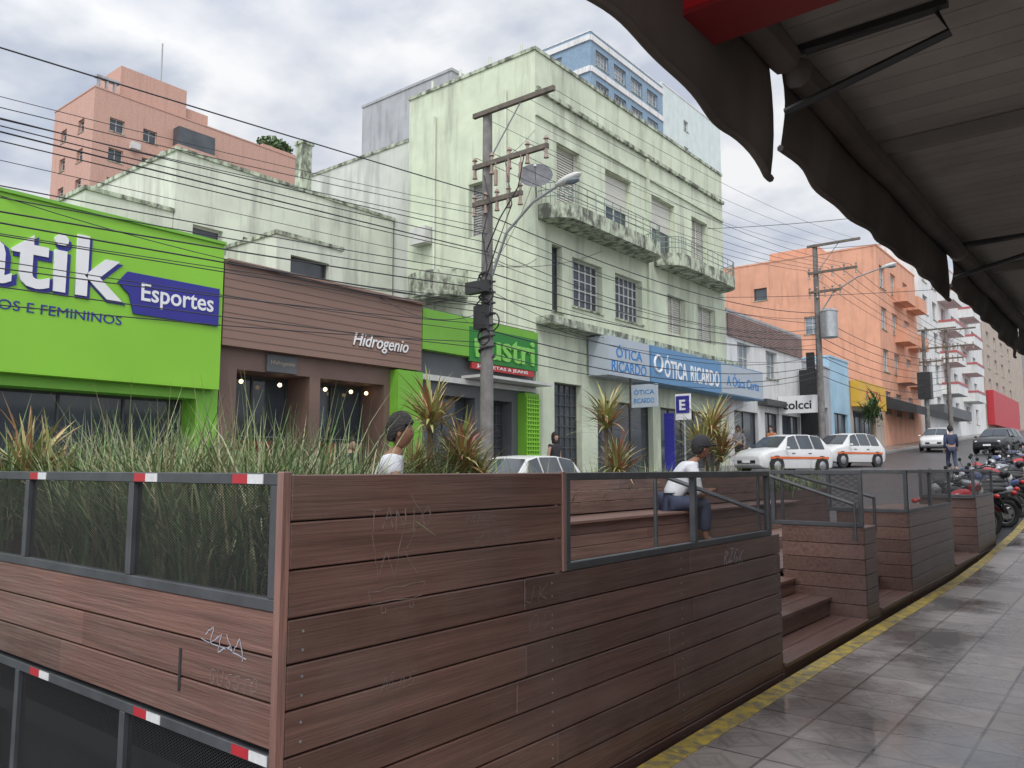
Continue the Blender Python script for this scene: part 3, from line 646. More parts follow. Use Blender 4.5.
# screws along board ends
mb=MB()
for y in(1.66,3.05,4.35,5.86):
    for k in range(8):
        zc=1.11-.1435*k-.07; mb.cyl((RX+.0005,y,zc+.03),(RX+.003,y,zc+.03),.005,n=6); mb.cyl((RX+.0005,y,zc-.03),(RX+.003,y,zc-.03),.005,n=6)
o=mb.obj('screw_heads',galv,pk); o['kind']='stuff'
mb=MB(); mb.box(RX-.06,RX-.032,1.62,5.94,-.1,1.09); mb.box(RX-.06,RX-.032,1.62,3.12,1.09,T-.02); mb.box(-5.4,-2.27,1.605,1.63,.7,1.1); mb.obj('backing',black,pk)
def railY(x,y0,y1,z0,z1,posts=(),screens=None,t=.038):
    mb=MB(); mb.box(x-t,x,y0,y1,z1-t,z1); mb.box(x-t,x,y0,y1,z0,z0+t)
    for y in [y0]+[p for p in posts]+[y1-t]: mb.box(x-t,x,y,y+t,z0+t,z1-t)
    r=mb.obj('railing',steel,pk,bevel=.003)
    m2=MB()
    for a,b in (screens or [(y0,y1)]): m2.quad((x-t/2,a+t,z0+t),(x-t/2,b-t*.2,z0+t),(x-t/2,b-t*.2,z1-t),(x-t/2,a+t,z1-t))
    if m2.v: m2.obj('mesh_panel',scrY,r)
def railX(y,x0,x1,z0,z1,posts=(),t=.04,scr=True):
    mb=MB(); mb.box(x0,x1,y,y+t,z1-t,z1); mb.box(x0,x1,y,y+t,z0,z0+t)
    for x in [x0]+list(posts)+[x1-t]: mb.box(x,x+t,y,y+t,z0+t,z1-t)
    r=mb.obj('railing',steel,pk,bevel=.003)
    if scr:
        m2=MB(); m2.quad((x0+t,y+t/2,z0+t),(x1-t,y+t/2,z0+t),(x1-t,y+t/2,z1-t),(x0+t,y+t/2,z1-t)); m2.obj('mesh_panel',scrX,r)
railX(1.568,-5.3,-2.232,1.137,T+.005,(-4.28,-3.24))
railX(1.575,-5.5,-2.24,-.12,.69,(-4.28,-3.24))
railY(RX+.002,3.17,5.80,1.112,T,(4.55,),[(4.55,5.80)])
wt=mat('white tape',(.62,.62,.62),.4,.12,30); rt=mat('red tape',(.42,.02,.03),.4,.1,10)
def tape(cx,z,L,y):
    mb=MB(); mb.box(cx,cx+L,y-.003,y,z-.016,z+.016); mb.obj('reflective_tape',wt,pk,label='white reflective tape')
    mb=MB(); mb.box(cx-L,cx-.001,y-.003,y,z-.016,z+.016); mb.obj('reflective_tape',rt,pk,label='red reflective tape')
tape(-2.40,T-.015,.09,1.5675); tape(-3.1,T-.015,.09,1.5675); tape(-4.13,T-.015,.09,1.5675); tape(-2.35,.672,.1,1.5745); tape(-3.02,.672,.1,1.5745); tape(-4.0,.672,.1,1.5745); tape(-5,.672,.1,1.5745)
mb=MB(); mb.box(-2.80,-2.785,1.569,1.573,.80,.95); mb.obj('slot',black,pk)
mb=MB(); x=-5.0
while x<-3.25: mb.box(x,x+.135,2.6,16.5,.49,.52); x+=.14
while x<-2.35: mb.box(x,x+.135,2.6,5.94,.49,.52); x+=.14
mb.obj('deck',wY,pk)
mb=MB(); mb.box(-5.0,-3.25,1.7,16.4,.36,.46); mb.box(-3.25,-2.5,1.7,5.9,.36,.46); 
for yy in (1.8,4,6,8,10,12,14): mb.box(-5.0,-3.25,yy,yy+.08,-.1,.36)
mb.box(-5.02,-5.0,1.6,16.5,0,.5); mb.obj('base_frame',black,pk)
mb=MB()
def tread(x0,x1,y0,y1,z):
    x=x0
    while x<x1-.05: mb.box(x,x+.128,y0,y1,z-.03,z); x+=.135
tread(-4.5,-3.95,3.3,13,.68); tread(-4.98,-4.5,3.3,13,1.08)
boardsY(mb,-3.95,3.3,13,.5,.65,(6,9)); boardsY(mb,-4.5,3.3,13,.69,1.05,(5,8,11),pitch=.12); boardsY(mb,-4.98,3.3,13,1.09,1.47,(5,8,11),pitch=.127); boardsX(mb,3.25,-5,-3.95,.5,.66); boardsX(mb,3.25,-5,-4.5,.66,1.06)
mb.obj('bench',wL,pk,bevel=.003)
def stairs(y0,y1,base):
    mb=MB()
    hs=[base+.17,base+.17+(.52-base-.17)/2,.50]
    for i,h in enumerate(hs):
        xa=-2.2-.34*i; xe=xa-.34
        for k in range(2): mb.box(xe+k*.17+.003,xe+(k+1)*.17-.003+(.02 if k else 0),y0+.01,y1-.01,h-.03,h)
        mb.box(xa-.03,xa-.005,y0+.01,y1-.01,(hs[i-1] if i else base-.12),h-.033)
    return mb.obj('stairs',wY,pk,bevel=.003)
stairs(5.97,8.19,.0)
stairs(8.66,10.02,.04)
stairs(12.62,14.5,.1)
def module(ya,yb,zt,zb,xin=-3.0):
    mb=MB(); boardsY(mb,RX,ya+.028,yb,zb,zt); boardsX(mb,ya,xin,RX-.001,zb,zt); boardsX(mb,yb-.03,xin,RX-.03,zb,zt)
    mb.box(xin,RX,ya+.0,yb,zt+.001,zt+.025)
    mb.box(xin+.03,RX-.06,ya+.04,yb-.05,zb,zt-.02)
    mb.obj('end_box',wY,pk,bevel=.003)
module(8.2,8.64,1.0,-.03); module(10.04,12.6,1.06,0); module(14.55,16.4,1.1,.08)
railX(8.19,-3.1,-2.2,1.027,T,()); railX(10.03,-3.1,-2.2,1.087,T,()); railY(RX,10.04,12.6,1.087,T,(11.3,)); railX(14.5,-3.0,-2.2,1.13,T,()); railY(RX,14.55,16.4,1.13,T,())
def handrail(y,base):
    mb=MB(); 
    mb.tube([(-2.25,y,base+.95),(-3.2,y,1.56)],.018,8); mb.tube([(-3.2,y,1.56),(-3.2,y,.5)],.018,8); mb.tube([(-2.25,y,base+.95),(-2.25,y,1.11 if y<6 else base+.6)],.016,8)
    mb.obj('handrail',steel,pk,smooth=True)
handrail(5.9,.3); handrail(8.1,.3)
handrail(8.8,.35)
mb=MB(); 
boardsY(mb,-5.5,1.6,16.5,.1,1.2,(4,7,10,13)); boardsY(mb,-5.04,1.6,16.4,.5,1.2,(4,7,10,13)); mb.box(-5.5,-5.04,1.62,1.65,.1,1.2); mb.box(-5.5,-5.04,16.4,16.44,.1,1.2)
pl=top(mb.obj('planter',wY,bevel=.003),'long brown board planter along the street side','planter')
mb=MB(); boardsX(mb,2.55,-5.0,-2.5,.5,1.1); boardsX(mb,1.70,-5.0,-2.5,.7,1.1); mb.box(-5,-2.5,1.75,2.5,.95,1.03)
top(mb.obj('planter',wX,bevel=.003),'brown board planter filled with tall grass at the parklet end','planter')
soil=mat('soil',(.05,.035,.025),.95,.3,8,bump=.5)
mb=MB(); mb.box(-5.47,-5.07,1.66,16.38,1.0,1.1); struct(mb.obj('soil',soil),'stuff','dark planting soil filling a planter','soil')
def leaf_mat(name,cols,rough=.5):
    m,nt,N,L,b=nodes_of(name); g=N.new('ShaderNodeNewGeometry'); r=N.new('ShaderNodeValToRGB'); L.new(g.outputs['Random Per Island'],r.inputs[0])
    els=r.color_ramp.elements
    while len(els)<len(cols): els.new(.5)
    for i,c in enumerate(cols): els[i].position=i/(len(cols)-1); els[i].color=(*c,1)
    L.new(r.outputs[0],b.inputs['Base Color']); b.inputs['Roughness'].default_value=rough
    return m
grassm=leaf_mat('grass blades',[(.07,.13,.04),(.12,.20,.07),(.18,.27,.10),(.36,.37,.20),(.09,.15,.06),(.40,.32,.20),(.12,.20,.06)])
def blade(mb,p,az,L,w,lean,droop,n=5):
    d=V((math.cos(az),math.sin(az),0)); s=V((-d.y,d.x,0)); pos=V(p); ang=lean
    vs=[]
    for i in range(n+1):
        t=i/n; ww=w*(1-t**1.6)*(.6+.8*t if t<.5 else 1.0)+.0006
        vs+= [pos-s*ww/2,pos+s*ww/2]
        pos=pos+(d*math.sin(ang)+V((0,0,1))*math.cos(ang))*L/n; ang+=droop/n
    mb.add(vs,[(2*i,2*i+1,2*i+3,2*i+2) for i in range(n)])
def grass(name,x0,x1,y0,y1,z,n,hl,hh,lab,w=.013,ymin=None):
    mb=MB()
    nc=max(1,n//26)
    for c in range(nc):
        cx=random.uniform(x0,x1); cy=random.uniform(y0,y1); sc_=random.uniform(.65,1.12)
        for i in range(26):
            blade(mb,(cx+random.gauss(0,.035),cy+random.gauss(0,.035),z),random.uniform(0,6.28),random.uniform(hl,hh)*sc_,w*random.uniform(.7,1.4),abs(random.gauss(0,.25)),random.uniform(.1,1.9))
    if ymin: mb.v=[(x,ymin+(.02*math.tanh((y-ymin)*8) if y<ymin+.02 else y-ymin) if y<ymin+.02 else y,z_) for x,y,z_ in mb.v]; mb.v=[(x,max(y,ymin),z_) for x,y,z_ in mb.v]
    struct(mb.obj(name,grassm),'stuff',lab,'grass')
grass('ornamental_grass',-4.9,-2.75,1.85,2.5,1.0,5200,.55,1.0,'tall arching variegated grass in the planter',ymin=1.62)
grass('ornamental_grass',-5.4,-5.1,1.7,5.8,1.05,4500,.5,1.0,'tall arching grass along the street side planter',w=.015,ymin=1.62)
grass('ornamental_grass',-5.4,-5.1,5.6,16.2,1.05,4200,.3,.7,'short clumps of grass in the long planter',w=.02)
cordm=leaf_mat('cordyline leaves',[(.24,.28,.09),(.46,.40,.15),(.16,.24,.07),(.46,.28,.12),(.34,.10,.08),(.32,.34,.13),(.46,.44,.24)])
trunkm=mat('plant stem',(.14,.10,.06),.9,.3,8,bump=.3)
def cordyline(x,y,z,heads,L,lab,seed):
    random.seed(seed)
    e=thing('cordyline_plant',lab,'plant',(x,y,z))
    mb=MB(); mc=MB()
    for (dx,dy,hh) in heads:
        topp=V((x+dx,y+dy,z+hh)); mb.tube([(x,y,z),(x+dx*.4,y+dy*.4,z+hh*.5),topp],.025,7)
        for i in range(120):
            blade(mc,topp+V((0,0,-random.uniform(0,.22))),random.uniform(0,6.28),L*random.uniform(.6,1.1),.042*random.uniform(.7,1.2),random.uniform(.1,1.6),random.uniform(.1,.9),5)
    mb.obj('stem',trunkm,e,smooth=True); mc.obj('crown',cordm,e)
cordyline(-5.25,5.35,1.05,[(0,0,1.08),(.1,.35,.7),(-.05,-.15,.55)],.5,'yellow and green cordyline with spiky leaves in planter',1)
cordyline(-5.25,5.75,1.05,[(0,0,.65),(.05,.2,.45)],.5,'reddish spiky cordyline in the street side planter',2)
cordyline(-5.25,8.45,1.05,[(0,0,1.2),(0,.25,.6)],.6,'tall spiky cordyline with drooping leaves in planter',3)
cordyline(-5.25,11.5,1.05,[(0,0,1.2),(0,.35,.85),(0,-.35,.9)],.7,'dense yellow green cordyline in the planter',4)
cordyline(-5.3,1.95,1.05,[(0,0,.55),(.1,.1,.4)],.5,'green and red leaved cordyline at the parklet end',5)
random.seed(11)
chalk=mat('chalk graffiti',(.22,.17,.155),.9,.3,30); chalkw=mat('white paint tag',(.36,.37,.42),.8,.2,30)
def strokes(lines,P,w,m):
    for ln in lines:
        mb=MB()
        pts=[]
        for (a,b),(c,d) in zip(ln,ln[1:]):
            k=5
            for i in range(k): t=i/k; pts.append((a+(c-a)*t+random.gauss(0,.0022),b+(d-b)*t+random.gauss(0,.0022)))
        pts.append(ln[-1]); S=[]
        for i,(a,b) in enumerate(pts):
            p0=pts[max(0,i-1)]; p1=pts[min(len(pts)-1,i+1)]; dd=V((p1[0]-p0[0],p1[1]-p0[1]))
            s=(V((-dd.y,dd.x)).normalized() if dd.length>1e-6 else V((0,1)))*w*random.uniform(.6,1.2); S.append((P(a-s.x,b-s.y),P(a+s.x,b+s.y)))
        vs=[q for pr in S for q in pr]; mb.add(vs,[(2*i,2*i+1,2*i+3,2*i+2) for i in range(len(S)-1)])
        mb.obj('graffiti',m,pk)
G={'T':[[(0,1),(1,1)],[(.5,1),(.45,0)]],'A':[[(0,0),(.5,1),(.9,0)],[(.2,.4),(.8,.45)]],'N':[[(0,0),(.05,1),(.8,.05),(.85,1)]],'I':[[(.4,1),(.45,0)]],'O':[[(.5,1),(.05,.6),(.3,0),(.85,.3),(.75,.9),(.5,1)]],
 'M':[[(0,0),(.1,1),(.5,.3),(.8,1),(.95,0)]],'S':[[(.8,.95),(.2,.9),(.15,.6),(.8,.4),(.7,.05),(.05,.1)]],'W':[[(0,1),(.25,0),(.5,.7),(.7,0),(1,1)]],'U':[[(0,1),(.1,.1),(.6,0),(.8,1)]],'K':[[(.1,1),(.1,0)],[(.8,1),(.15,.5),(.85,0)]],
 'D':[[(.1,1),(.1,0),(.8,.3),(.7,.85),(.1,1)]],'E':[[(.8,1),(.1,.95),(.1,0),(.8,.05)],[(.1,.5),(.6,.5)]],'G':[[(.9,.9),(.3,1),(.05,.4),(.5,0),(.9,.3),(.5,.45)]],'R':[[(.1,0),(.1,1),(.8,.8),(.1,.5),(.85,0)]],'Z':[[(0,1),(.85,.95),(.05,0),(.95,.1)]],
 'B':[[(.1,0),(.1,1),(.7,.8),(.15,.5),(.8,.25),(.1,0)]],'C':[[(.85,.9),(.3,1),(.05,.4),(.4,0),(.85,.1)]],'P':[[(.1,0),(.1,1),(.8,.8),(.1,.45)]],' ':[]}
def scrawl(s,a0,b0,cw,h,P,w,m,slant=.2):
    L=[]; x=a0
    for ch in s:
        dy=random.uniform(-.15,.15)*h
        for ln in G.get(ch,[]): L.append([(x+p*cw*.8+q*h*slant,b0+dy+q*h) for p,q in ln])
        x+=cw*random.uniform(.85,1.1)
    strokes(L,P,w,m)
PYf=lambda a,b:(RX+.0022,a,b); PXf=lambda a,b:(a,1.5705,b)
scrawl('TANIO',1.93,1.37,.068,.08,PYf,.0024,chalk,.05)
scrawl('MMS',2.45,1.36,.07,.045,PYf,.0016,chalk); scrawl('KMS',2.5,1.28,.09,.05,PYf,.0013,chalk); scrawl('UK',2.84,1.0,.10,.07,PYf,.0018,chalk); scrawl('OD',2.86,.88,.11,.07,PYf,.0018,chalk); scrawl('ABAS',2.0,.8,.045,.055,PYf,.0014,chalk)
scrawl('RZGK',4.95,.97,.085,.09,PYf,.0040,chalkw,.3); scrawl('SINCANE',5.0,1.065,.06,.035,PYf,.003,chalk,.1)
strokes([[(1.95,1.36),(1.98,1.2),(2.02,1.3),(2.06,1.2),(2.1,1.36)],[(2.1,1.3),(2.18,1.2)],[(1.95,1.12),(2.2,1.12),(2.22,1.17),(1.93,1.16),(1.95,1.12)],[(2.0,1.1),(2.0,1.08),(2.02,1.08),(2.02,1.1)],[(2.14,1.1),(2.14,1.08),(2.16,1.08),(2.16,1.1)],[(2.14,1.5),(2.2,1.42),(2.12,1.3)]],PYf,.0016,chalk)
# loose spray tag on the end wall
strokes([[(-2.63,1.02),(-2.58,1.05),(-2.60,.99),(-2.53,1.03),(-2.55,.97),(-2.47,1.0)],[(-2.66,1.0),(-2.5,.99),(-2.38,.97)],[(-2.5,1.04),(-2.46,.98),(-2.42,1.03),(-2.40,.96)]],PXf,.0022,chalkw)
scrawl('GUSSTO',-2.6,.865,.05,.05,PXf,.0016,chalk,.2)
# ---------------------------------------------------------------- canopy above camera
ceil_m=mat('aged canopy lining',(.36,.335,.305),.6,.12,1.5,island=.08,stain=(.2,.18,.16),samt=.5,sstretch=(1,1,1),sscale=.3)
cp=thing('shop_canopy','metal lined shop canopy with dark fabric valance over the pavement','canopy',(1,6,3.5))
mb=MB(); y=.8
while y<18: mb.box(-1.15,3.3,y,y+.143,3.52,3.553); y+=.15
mb.obj('ceiling',ceil_m,cp)
mb=MB(); mb.box(-1.18,3.3,.8,18,3.57,3.72); mb.obj('roof',rooft,cp)
bmm=mat('canopy beam',(.20,.185,.17),.6,.15,3)
for y in(1.2,4.9,8.6,12.3,16): mb=MB(); mb.box(-1.13,3.3,y,y+.06,3.44,3.515); mb.obj('beam',bmm,cp)
mb=MB(); mb.box(-1.2,-1.14,.8,18,3.40,3.6); mb.obj('edge_beam',bmm,cp)
fab=mat('dark brown tarpaulin',(.085,.068,.058),.7,.3,2,bump=.5,bscale=4,stain=(.15,.125,.11),samt=.6)
def valance(y0,y1,zt,zb0,xt,tip=.25):
    mb=MB(); ny=50; nz=7; vs=[]
    for i in range(ny+1):
        t=i/ny; y=y0+(y1-y0)*t
        tp=tip*max(0,(t-.86)/.14)**1.5*(1 if t<.985 else .8)
        for j in range(nz+1):
            s=j/nz; zb=zb0+.035*math.sin(t*3.3+y0)+.012*math.sin(t*13+1)-tp
            z=zt+(zb-zt)*s; x=xt+.012*math.sin(y*5+s*3)*s+.010*math.sin(y*11+s*5)*s*s+.03*math.sin(s*3.1)
            vs.append((x,y,z))
    n=nz+1; mb.add(vs,[(i*n+j,i*n+j+1,(i+1)*n+j+1,(i+1)*n+j) for i in range(ny) for j in range(nz)])
    mb.tube([V(vs[i*n+nz]) for i in range(ny+1)],.016,7)
    return mb.obj('valance',fab,cp,smooth=True)
valance(.8,3.28,3.5,2.95,-1.2,.12); valance(3.42,7.15,3.5,3.02,-1.2,.12); valance(7.3,11.5,3.5,3.06,-1.2,.10); valance(11.6,17,3.5,3.08,-1.2,.10)
for (a,b) in((.8,3.3),(3.45,7.2),(7.3,11.5)):
    mb=MB(); mb.tube([(-1.12,a+(b-a)*i/12,3.36+.012*math.sin(i*1.3)) for i in range(13)],.07,9); mb.obj('rolled_tarpaulin',fab,cp,smooth=True)
for y in(3.36,7.25): 
    mb=MB(); mb.tube([(-1.05,y,3.40),(-.55,y+.03,3.42),(-.5,y+.02,3.3),(-1.15,y,3.15)],.018,6); mb.box(-1.12,-.5,y-.02,y+.02,3.40,3.43); mb.obj('awning_arm',black,cp)
rs=thing('projecting_sign','red box sign hung below the shop canopy','sign',(-1.0,2.56,3.16))
mb=MB(); mb.box(-1.28,.2,2.42,2.66,3.18,3.5); mb.obj('panel',mat('red acrylic',(.42,.015,.02),.3,.08,2),rs,bevel=.01)
mb=MB(); mb.box(-1.285,.205,2.415,2.665,3.165,3.182); mb.obj('edge_trim',mat('dark red',(.20,.012,.015),.4,.1,2),rs)
nb=building('unseen_shopfront','unseen shop building beside the pavement, low and pale for the light',3.32,9,.8,40,-.8,3.9,white_w,[],[],rim=white_w)  # unseen building, kept low and white to let in and bounce light
# ---------------------------------------------------------------- vehicles
def car(label,paint,stripe=None,suv=0,group=None):
    e=thing('parked_car',label,'car',local=True,group=group)
    h=1+suv
    st=[(-1.97,.70,.35,.74,.55,.74,.76,.62),(-1.90,.76,.24,.80,.55,.86,.92*1,.66),(-1.72,.80,.22,.84,.58,.90,1.18*h,.62),(-1.45,.80,.20,.85,.58,.92,1.42*h,.58),(-.8,.80,.20,.86,.58,.93,1.49*h,.57),
        (.0,.80,.20,.86,.58,.92,1.48*h,.57),(.38,.80,.20,.86,.58,.91,1.40*h,.57),(1.02,.80,.20,.85,.58,.90,.97*h,.70),(1.5,.79,.20,.84,.56,.84,.90*h,.66),(1.84,.74,.24,.78,.52,.72,.78*h,.60),(1.97,.62,.34,.66,.48,.60,.64*h,.52)]
    def ring(s):
        x,wb,zb,wm,zm,bz,zt,wt=s
        return [(x,-wb,zb),(x,-wm,zm),(x,-wm*.97,bz),(x,-wt,zt),(x,0,zt+.025),(x,wt,zt),(x,wm*.97,bz),(x,wm,zm),(x,wb,zb),(x,0,zb)]
    rings=[ring(s) for s in st]; n=10; mb=MB()
    vs=[p for r in rings for p in r]
    mb.add(vs,[(k*n+i,k*n+(i+1)%n,(k+1)*n+(i+1)%n,(k+1)*n+i) for k in range(len(st)-1) for i in range(n)]+[tuple(range(n)),tuple(range((len(st)-1)*n,len(st)*n))])
    b=mb.obj('body',paint,e,smooth=True)
    sm=b.modifiers.new('b','BEVEL'); sm.width=.03; sm.segments=2; sm.limit_method='ANGLE'; sm.angle_limit=rad(25)
    def L(a,b_,t): return tuple(a[i]+(b_[i]-a[i])*t for i in range(3))
    def pane(a,b_,c,d,off,m_=.06):
        ce=[(a[i]+b_[i]+c[i]+d[i])/4 for i in range(3)]
        return [tuple(p[i]+(ce[i]-p[i])*m_+off[i] for i in range(3)) for p in(a,b_,c,d)]
    for sgn,i0,i1 in((-1,2,3),(1,6,5)):
        for (k0,k1) in((3,4),(4,5)):
            mb=MB(); q=pane(rings[k0][i0],rings[k1][i0],rings[k1][i1],rings[k0][i1],(0,sgn*.022,.01),.12); mb.quad(*q); mb.obj('side_window',glass,e)
        mb=MB(); r5,r6,r7=rings[5],rings[6],rings[7]
        q=pane(r5[i0],L(r6[i0],r7[i0],.6),L(r6[i1],r7[i1],.02),r5[i1],(0,sgn*.022,.01),.12); mb.quad(*q); mb.obj('side_window',glass,e)
    mb=MB(); 
    r6,r7=rings[6],rings[7]
    mb.quad(*pane(r6[3],r6[4],r7[4],r7[3],(.02,0,.018),.03)); mb.quad(*pane(r6[4],r6[5],r7[5],r7[4],(.02,0,.018),.03)); mb.obj('windscreen',glass,e)
    mb=MB(); r3=rings[3]; r2=rings[2]
    mb.quad(*pane(r2[3],r2[5],r3[5],r3[3],(-.04,0,.03),.08)); mb.obj('rear_window',glass,e)
    tyre=mat('tyre',(.02,.02,.02),.8,.2,5); rim=mat('alloy rim',(.35,.35,.36),.35,.1,3,metal=.7)
    for x in(-1.22,1.25):
        for sgn in(-1,1):
            ar=MB(); ar.cyl((x,sgn*.80,.33),(x,sgn*.862,.33),.37,n=22); ar.obj('wheel_arch',black,e)
            w=MB(); w.cyl((x,sgn*.70,.305),(x,sgn*.875,.305),.305,n=22); wo=w.obj('wheel',tyre,e,smooth=True)
            r=MB(); r.cyl((x,sgn*.87,.305),(x,sgn*.885,.305),.19,.17,n=12)
            ro=r.obj('rim',rim,wo,smooth=True)
    for sgn in(-1,1):
        mb=MB(); mb.ell((1.80,sgn*.56,.66),(.15,.16,.085),10,6); mb.obj('headlight',mat('headlight glass',(.6,.62,.65),.1,.1,5),e,smooth=True)
        mb=MB(); mb.ell((-1.84,sgn*.66,.82),(.09,.11,.14),10,6); mb.obj('tail_light',mat('tail light',(.45,.02,.02),.2,.1,5),e,smooth=True)
        mb=MB(); mb.ell((.78,sgn*.96,.98),(.07,.09,.06),8,6); mb.obj('mirror',paint,e,smooth=True)
        for xx in(-.55,.35): mb=MB(); mb.box(xx-.08,xx+.08,sgn*.855-.012,sgn*.855+.012,.78,.805); mb.obj('door_handle',black,e)
        if stripe:
            mb=MB(); mb.box(-1.6,1.6,sgn*.868-.004,sgn*.868+.004,.575,.66); mb.obj('side_stripe',stripe,e)
    mb=MB(); mb.box(1.93,1.985,-.45,.45,.40,.52); mb.obj('grille',black,e)
    mb=MB(); mb.box(1.985,1.995,-.2,.2,.42,.52); mb.obj('number_plate',whitep,e)
    return e
whitecar=mat('white car paint',(.62,.62,.61),.25,.03,2); orange=mat('orange stripe',(.62,.13,.03),.4,.05,2); darkcar=mat('black car paint',(.025,.027,.03),.2,.1,2)
def place(e,x,y,hd): e.location=(x,y,gz(x,y)); e.rotation_euler=(math.atan(.0),0,rad(hd))
c1=car('white taxi hatchback with an orange side stripe at the kerb',whitecar,orange,.02); place(c1,-11.2,31.0,-112)
c2=car('white taxi with an orange stripe parked behind another',whitecar,orange,.02); place(c2,-10.9,38.0,-110)
c3=car('white hatchback parked behind the planter',whitecar,None,.0); place(c3,-11.3,14.3,-88)
c4=car('black car driving down the street',darkcar,None,0); place(c4,-6.8,54,-100)
c5=car('small white car far up the street',whitecar,None,0); place(c5,-10.5,57,-88)
def moto(label,paint):
    e=thing('motorcycle',label,'motorcycle',local=True,group='motorcycles parked side by side')
    tyre=mat('tyre',(.02,.02,.02),.8); chrome=mat('chrome',(.45,.45,.46),.2,.1,3,metal=.9); seatm=mat('seat vinyl',(.018,.018,.018),.55)
    for x in(-.64,.66):
        w=MB(); w.torus((x,0,.30),.25,.055,'y',26,8); wo=w.obj('wheel',tyre,e,smooth=True)
        r=MB(); r.torus((x,0,.30),.195,.014,'y',22,5); r.cyl((x,-.05,.3),(x,.05,.3),.04,n=10)
        for i in range(10):
            t=2*math.pi*i/10; r.cyl((x,0,.3),(x+.19*math.cos(t),0,.3+.19*math.sin(t)),.006,n=4)
        r.cyl((x,.03,.3),(x,.04,.3),.11,n=16); r.obj('rim',chrome,wo)
    for s in(-.07,.07): mb=MB(); mb.tube([(.66,s,.30),(.42,s,.92)],.022,8); mb.obj('fork',chrome,e,smooth=True)
    for cx,rr,a_s in((.66,.33,35),(-.64,.34,60)):
        mb=MB()
        for k in range(7):
            a0=rad(a_s+k*15);a1=rad(a_s+15+k*15)
            mb.quad((cx+rr*math.cos(a0),-.065,.31+rr*math.sin(a0)),(cx+rr*math.cos(a1),-.065,.31+rr*math.sin(a1)),(cx+rr*math.cos(a1),.065,.31+rr*math.sin(a1)),(cx+rr*math.cos(a0),.065,.31+rr*math.sin(a0)))
        mb.obj('fender',paint,e)
    mb=MB(); mb.ell((.14,0,.80),(.27,.15,.14),16,10,fn=lambda p:V((p.x,p.y*(1+.25*p.x),p.z*(1+.2*p.x)))); mb.obj('fuel_tank',paint,e,smooth=True)
    mb=MB(); mb.ell((-.33,0,.78),(.38,.13,.075),16,8,fn=lambda p:V((p.x,p.y,p.z+.35*p.x*p.x))); mb.obj('seat',seatm,e,smooth=True)
    mb=MB(); mb.ell((-.5,0,.68),(.30,.12,.10),12,8,rot=Matrix.Rotation(rad(12),3,'Y')); mb.obj('side_panel',paint,e,smooth=True)
    mb=MB(); mb.box(-.15,.2,-.11,.11,.28,.48); mb.cyl((.08,0,.45),(.16,0,.66),.09,.08,n=12)
    for k in range(5): mb.cyl((.09+.015*k,0,.47+.035*k),(.095+.015*k,0,.48+.035*k),.115,n=12)
    mb.cyl((-.02,-.15,.36),(-.02,.15,.36),.10,n=14); mb.obj('engine',galv,e)
    mb=MB(); mb.tube([(.4,0,.88),(.05,0,.68),(-.2,0,.68),(-.6,0,.72)],.022,6); mb.tube([(.38,0,.82),(.2,0,.3),(-.2,0,.26),(-.64,0,.3)],.022,6); mb.tube([(-.64,.09,.3),(-.45,.1,.66)],.025,6); mb.tube([(-.64,-.09,.3),(-.45,-.1,.66)],.025,6); mb.obj('frame',black,e,smooth=True)
    mb=MB(); mb.tube([(.2,-.1,.45),(.22,-.13,.25),(0,-.15,.2),(-.35,-.16,.27)],.02,7); mb.cyl((-.35,-.16,.27),(-.85,-.17,.38),.045,.05,n=12); mb.obj('exhaust',chrome,e,smooth=True)
    mb=MB(); mb.tube([(.25,-.36,1.0),(.36,-.2,1.02),(.40,0,.94),(.36,.2,1.02),(.25,.36,1.0)],.014,7); 
    for s in(-1,1): mb.cyl((.27,s*.3,1.0),(.24,s*.38,1.0),.02,n=8)
    mb.obj('handlebar',black,e,smooth=True)
    for s in(-1,1):
        mb=MB(); mb.tube([(.33,s*.24,1.02),(.36,s*.33,1.2)],.007,5); mb.ell((.35,s*.36,1.24),(.02,.07,.045),10,6); mb.obj('mirror',black,e,smooth=True)
    mb=MB(); mb.ell((.50,0,.90),(.09,.10,.10),12,8); mb.obj('headlight',mat('headlight glass',(.6,.62,.65),.1),e,smooth=True)
    mb=MB(); mb.ell((-.86,0,.72),(.05,.07,.05),10,6); mb.obj('tail_light',mat('tail light',(.45,.02,.02),.2),e,smooth=True)
    mb=MB(); mb.ell((.44,0,.97),(.10,.14,.09),12,8); mb.obj('cowl',paint,e,smooth=True)
    return e
M=[moto('red motorcycle parked nose out by the kerb',mat('red moto paint',(.38,.015,.02),.25,.05,3)),moto('black motorcycle parked in a row',mat('black moto paint',(.02,.02,.022),.25,.1,3)),moto('dark blue motorcycle parked in a row',mat('blue moto paint',(.03,.05,.14),.25,.05,3)),moto('silver motorcycle parked in a row',mat('silver moto paint',(.35,.36,.38),.3,.05,3,metal=.5))]
used=set(); order=[0,1,1,3,1,2,1,0,1,3,1,2,0,1,1,2,3,1,1,0]
for k,i in enumerate(order):
    y=17.4+k*.75; x=-2.95+random.uniform(-.10,.10); hd=rad(222+random.uniform(-7,7)) if k%4 else rad(48+random.uniform(-7,7))
    loc=(x,y,gz(x,y))
    if i in used: copy_thing(M[i],loc,hd)
    else: M[i].location=loc; M[i].rotation_euler=(0,0,hd); used.add(i)
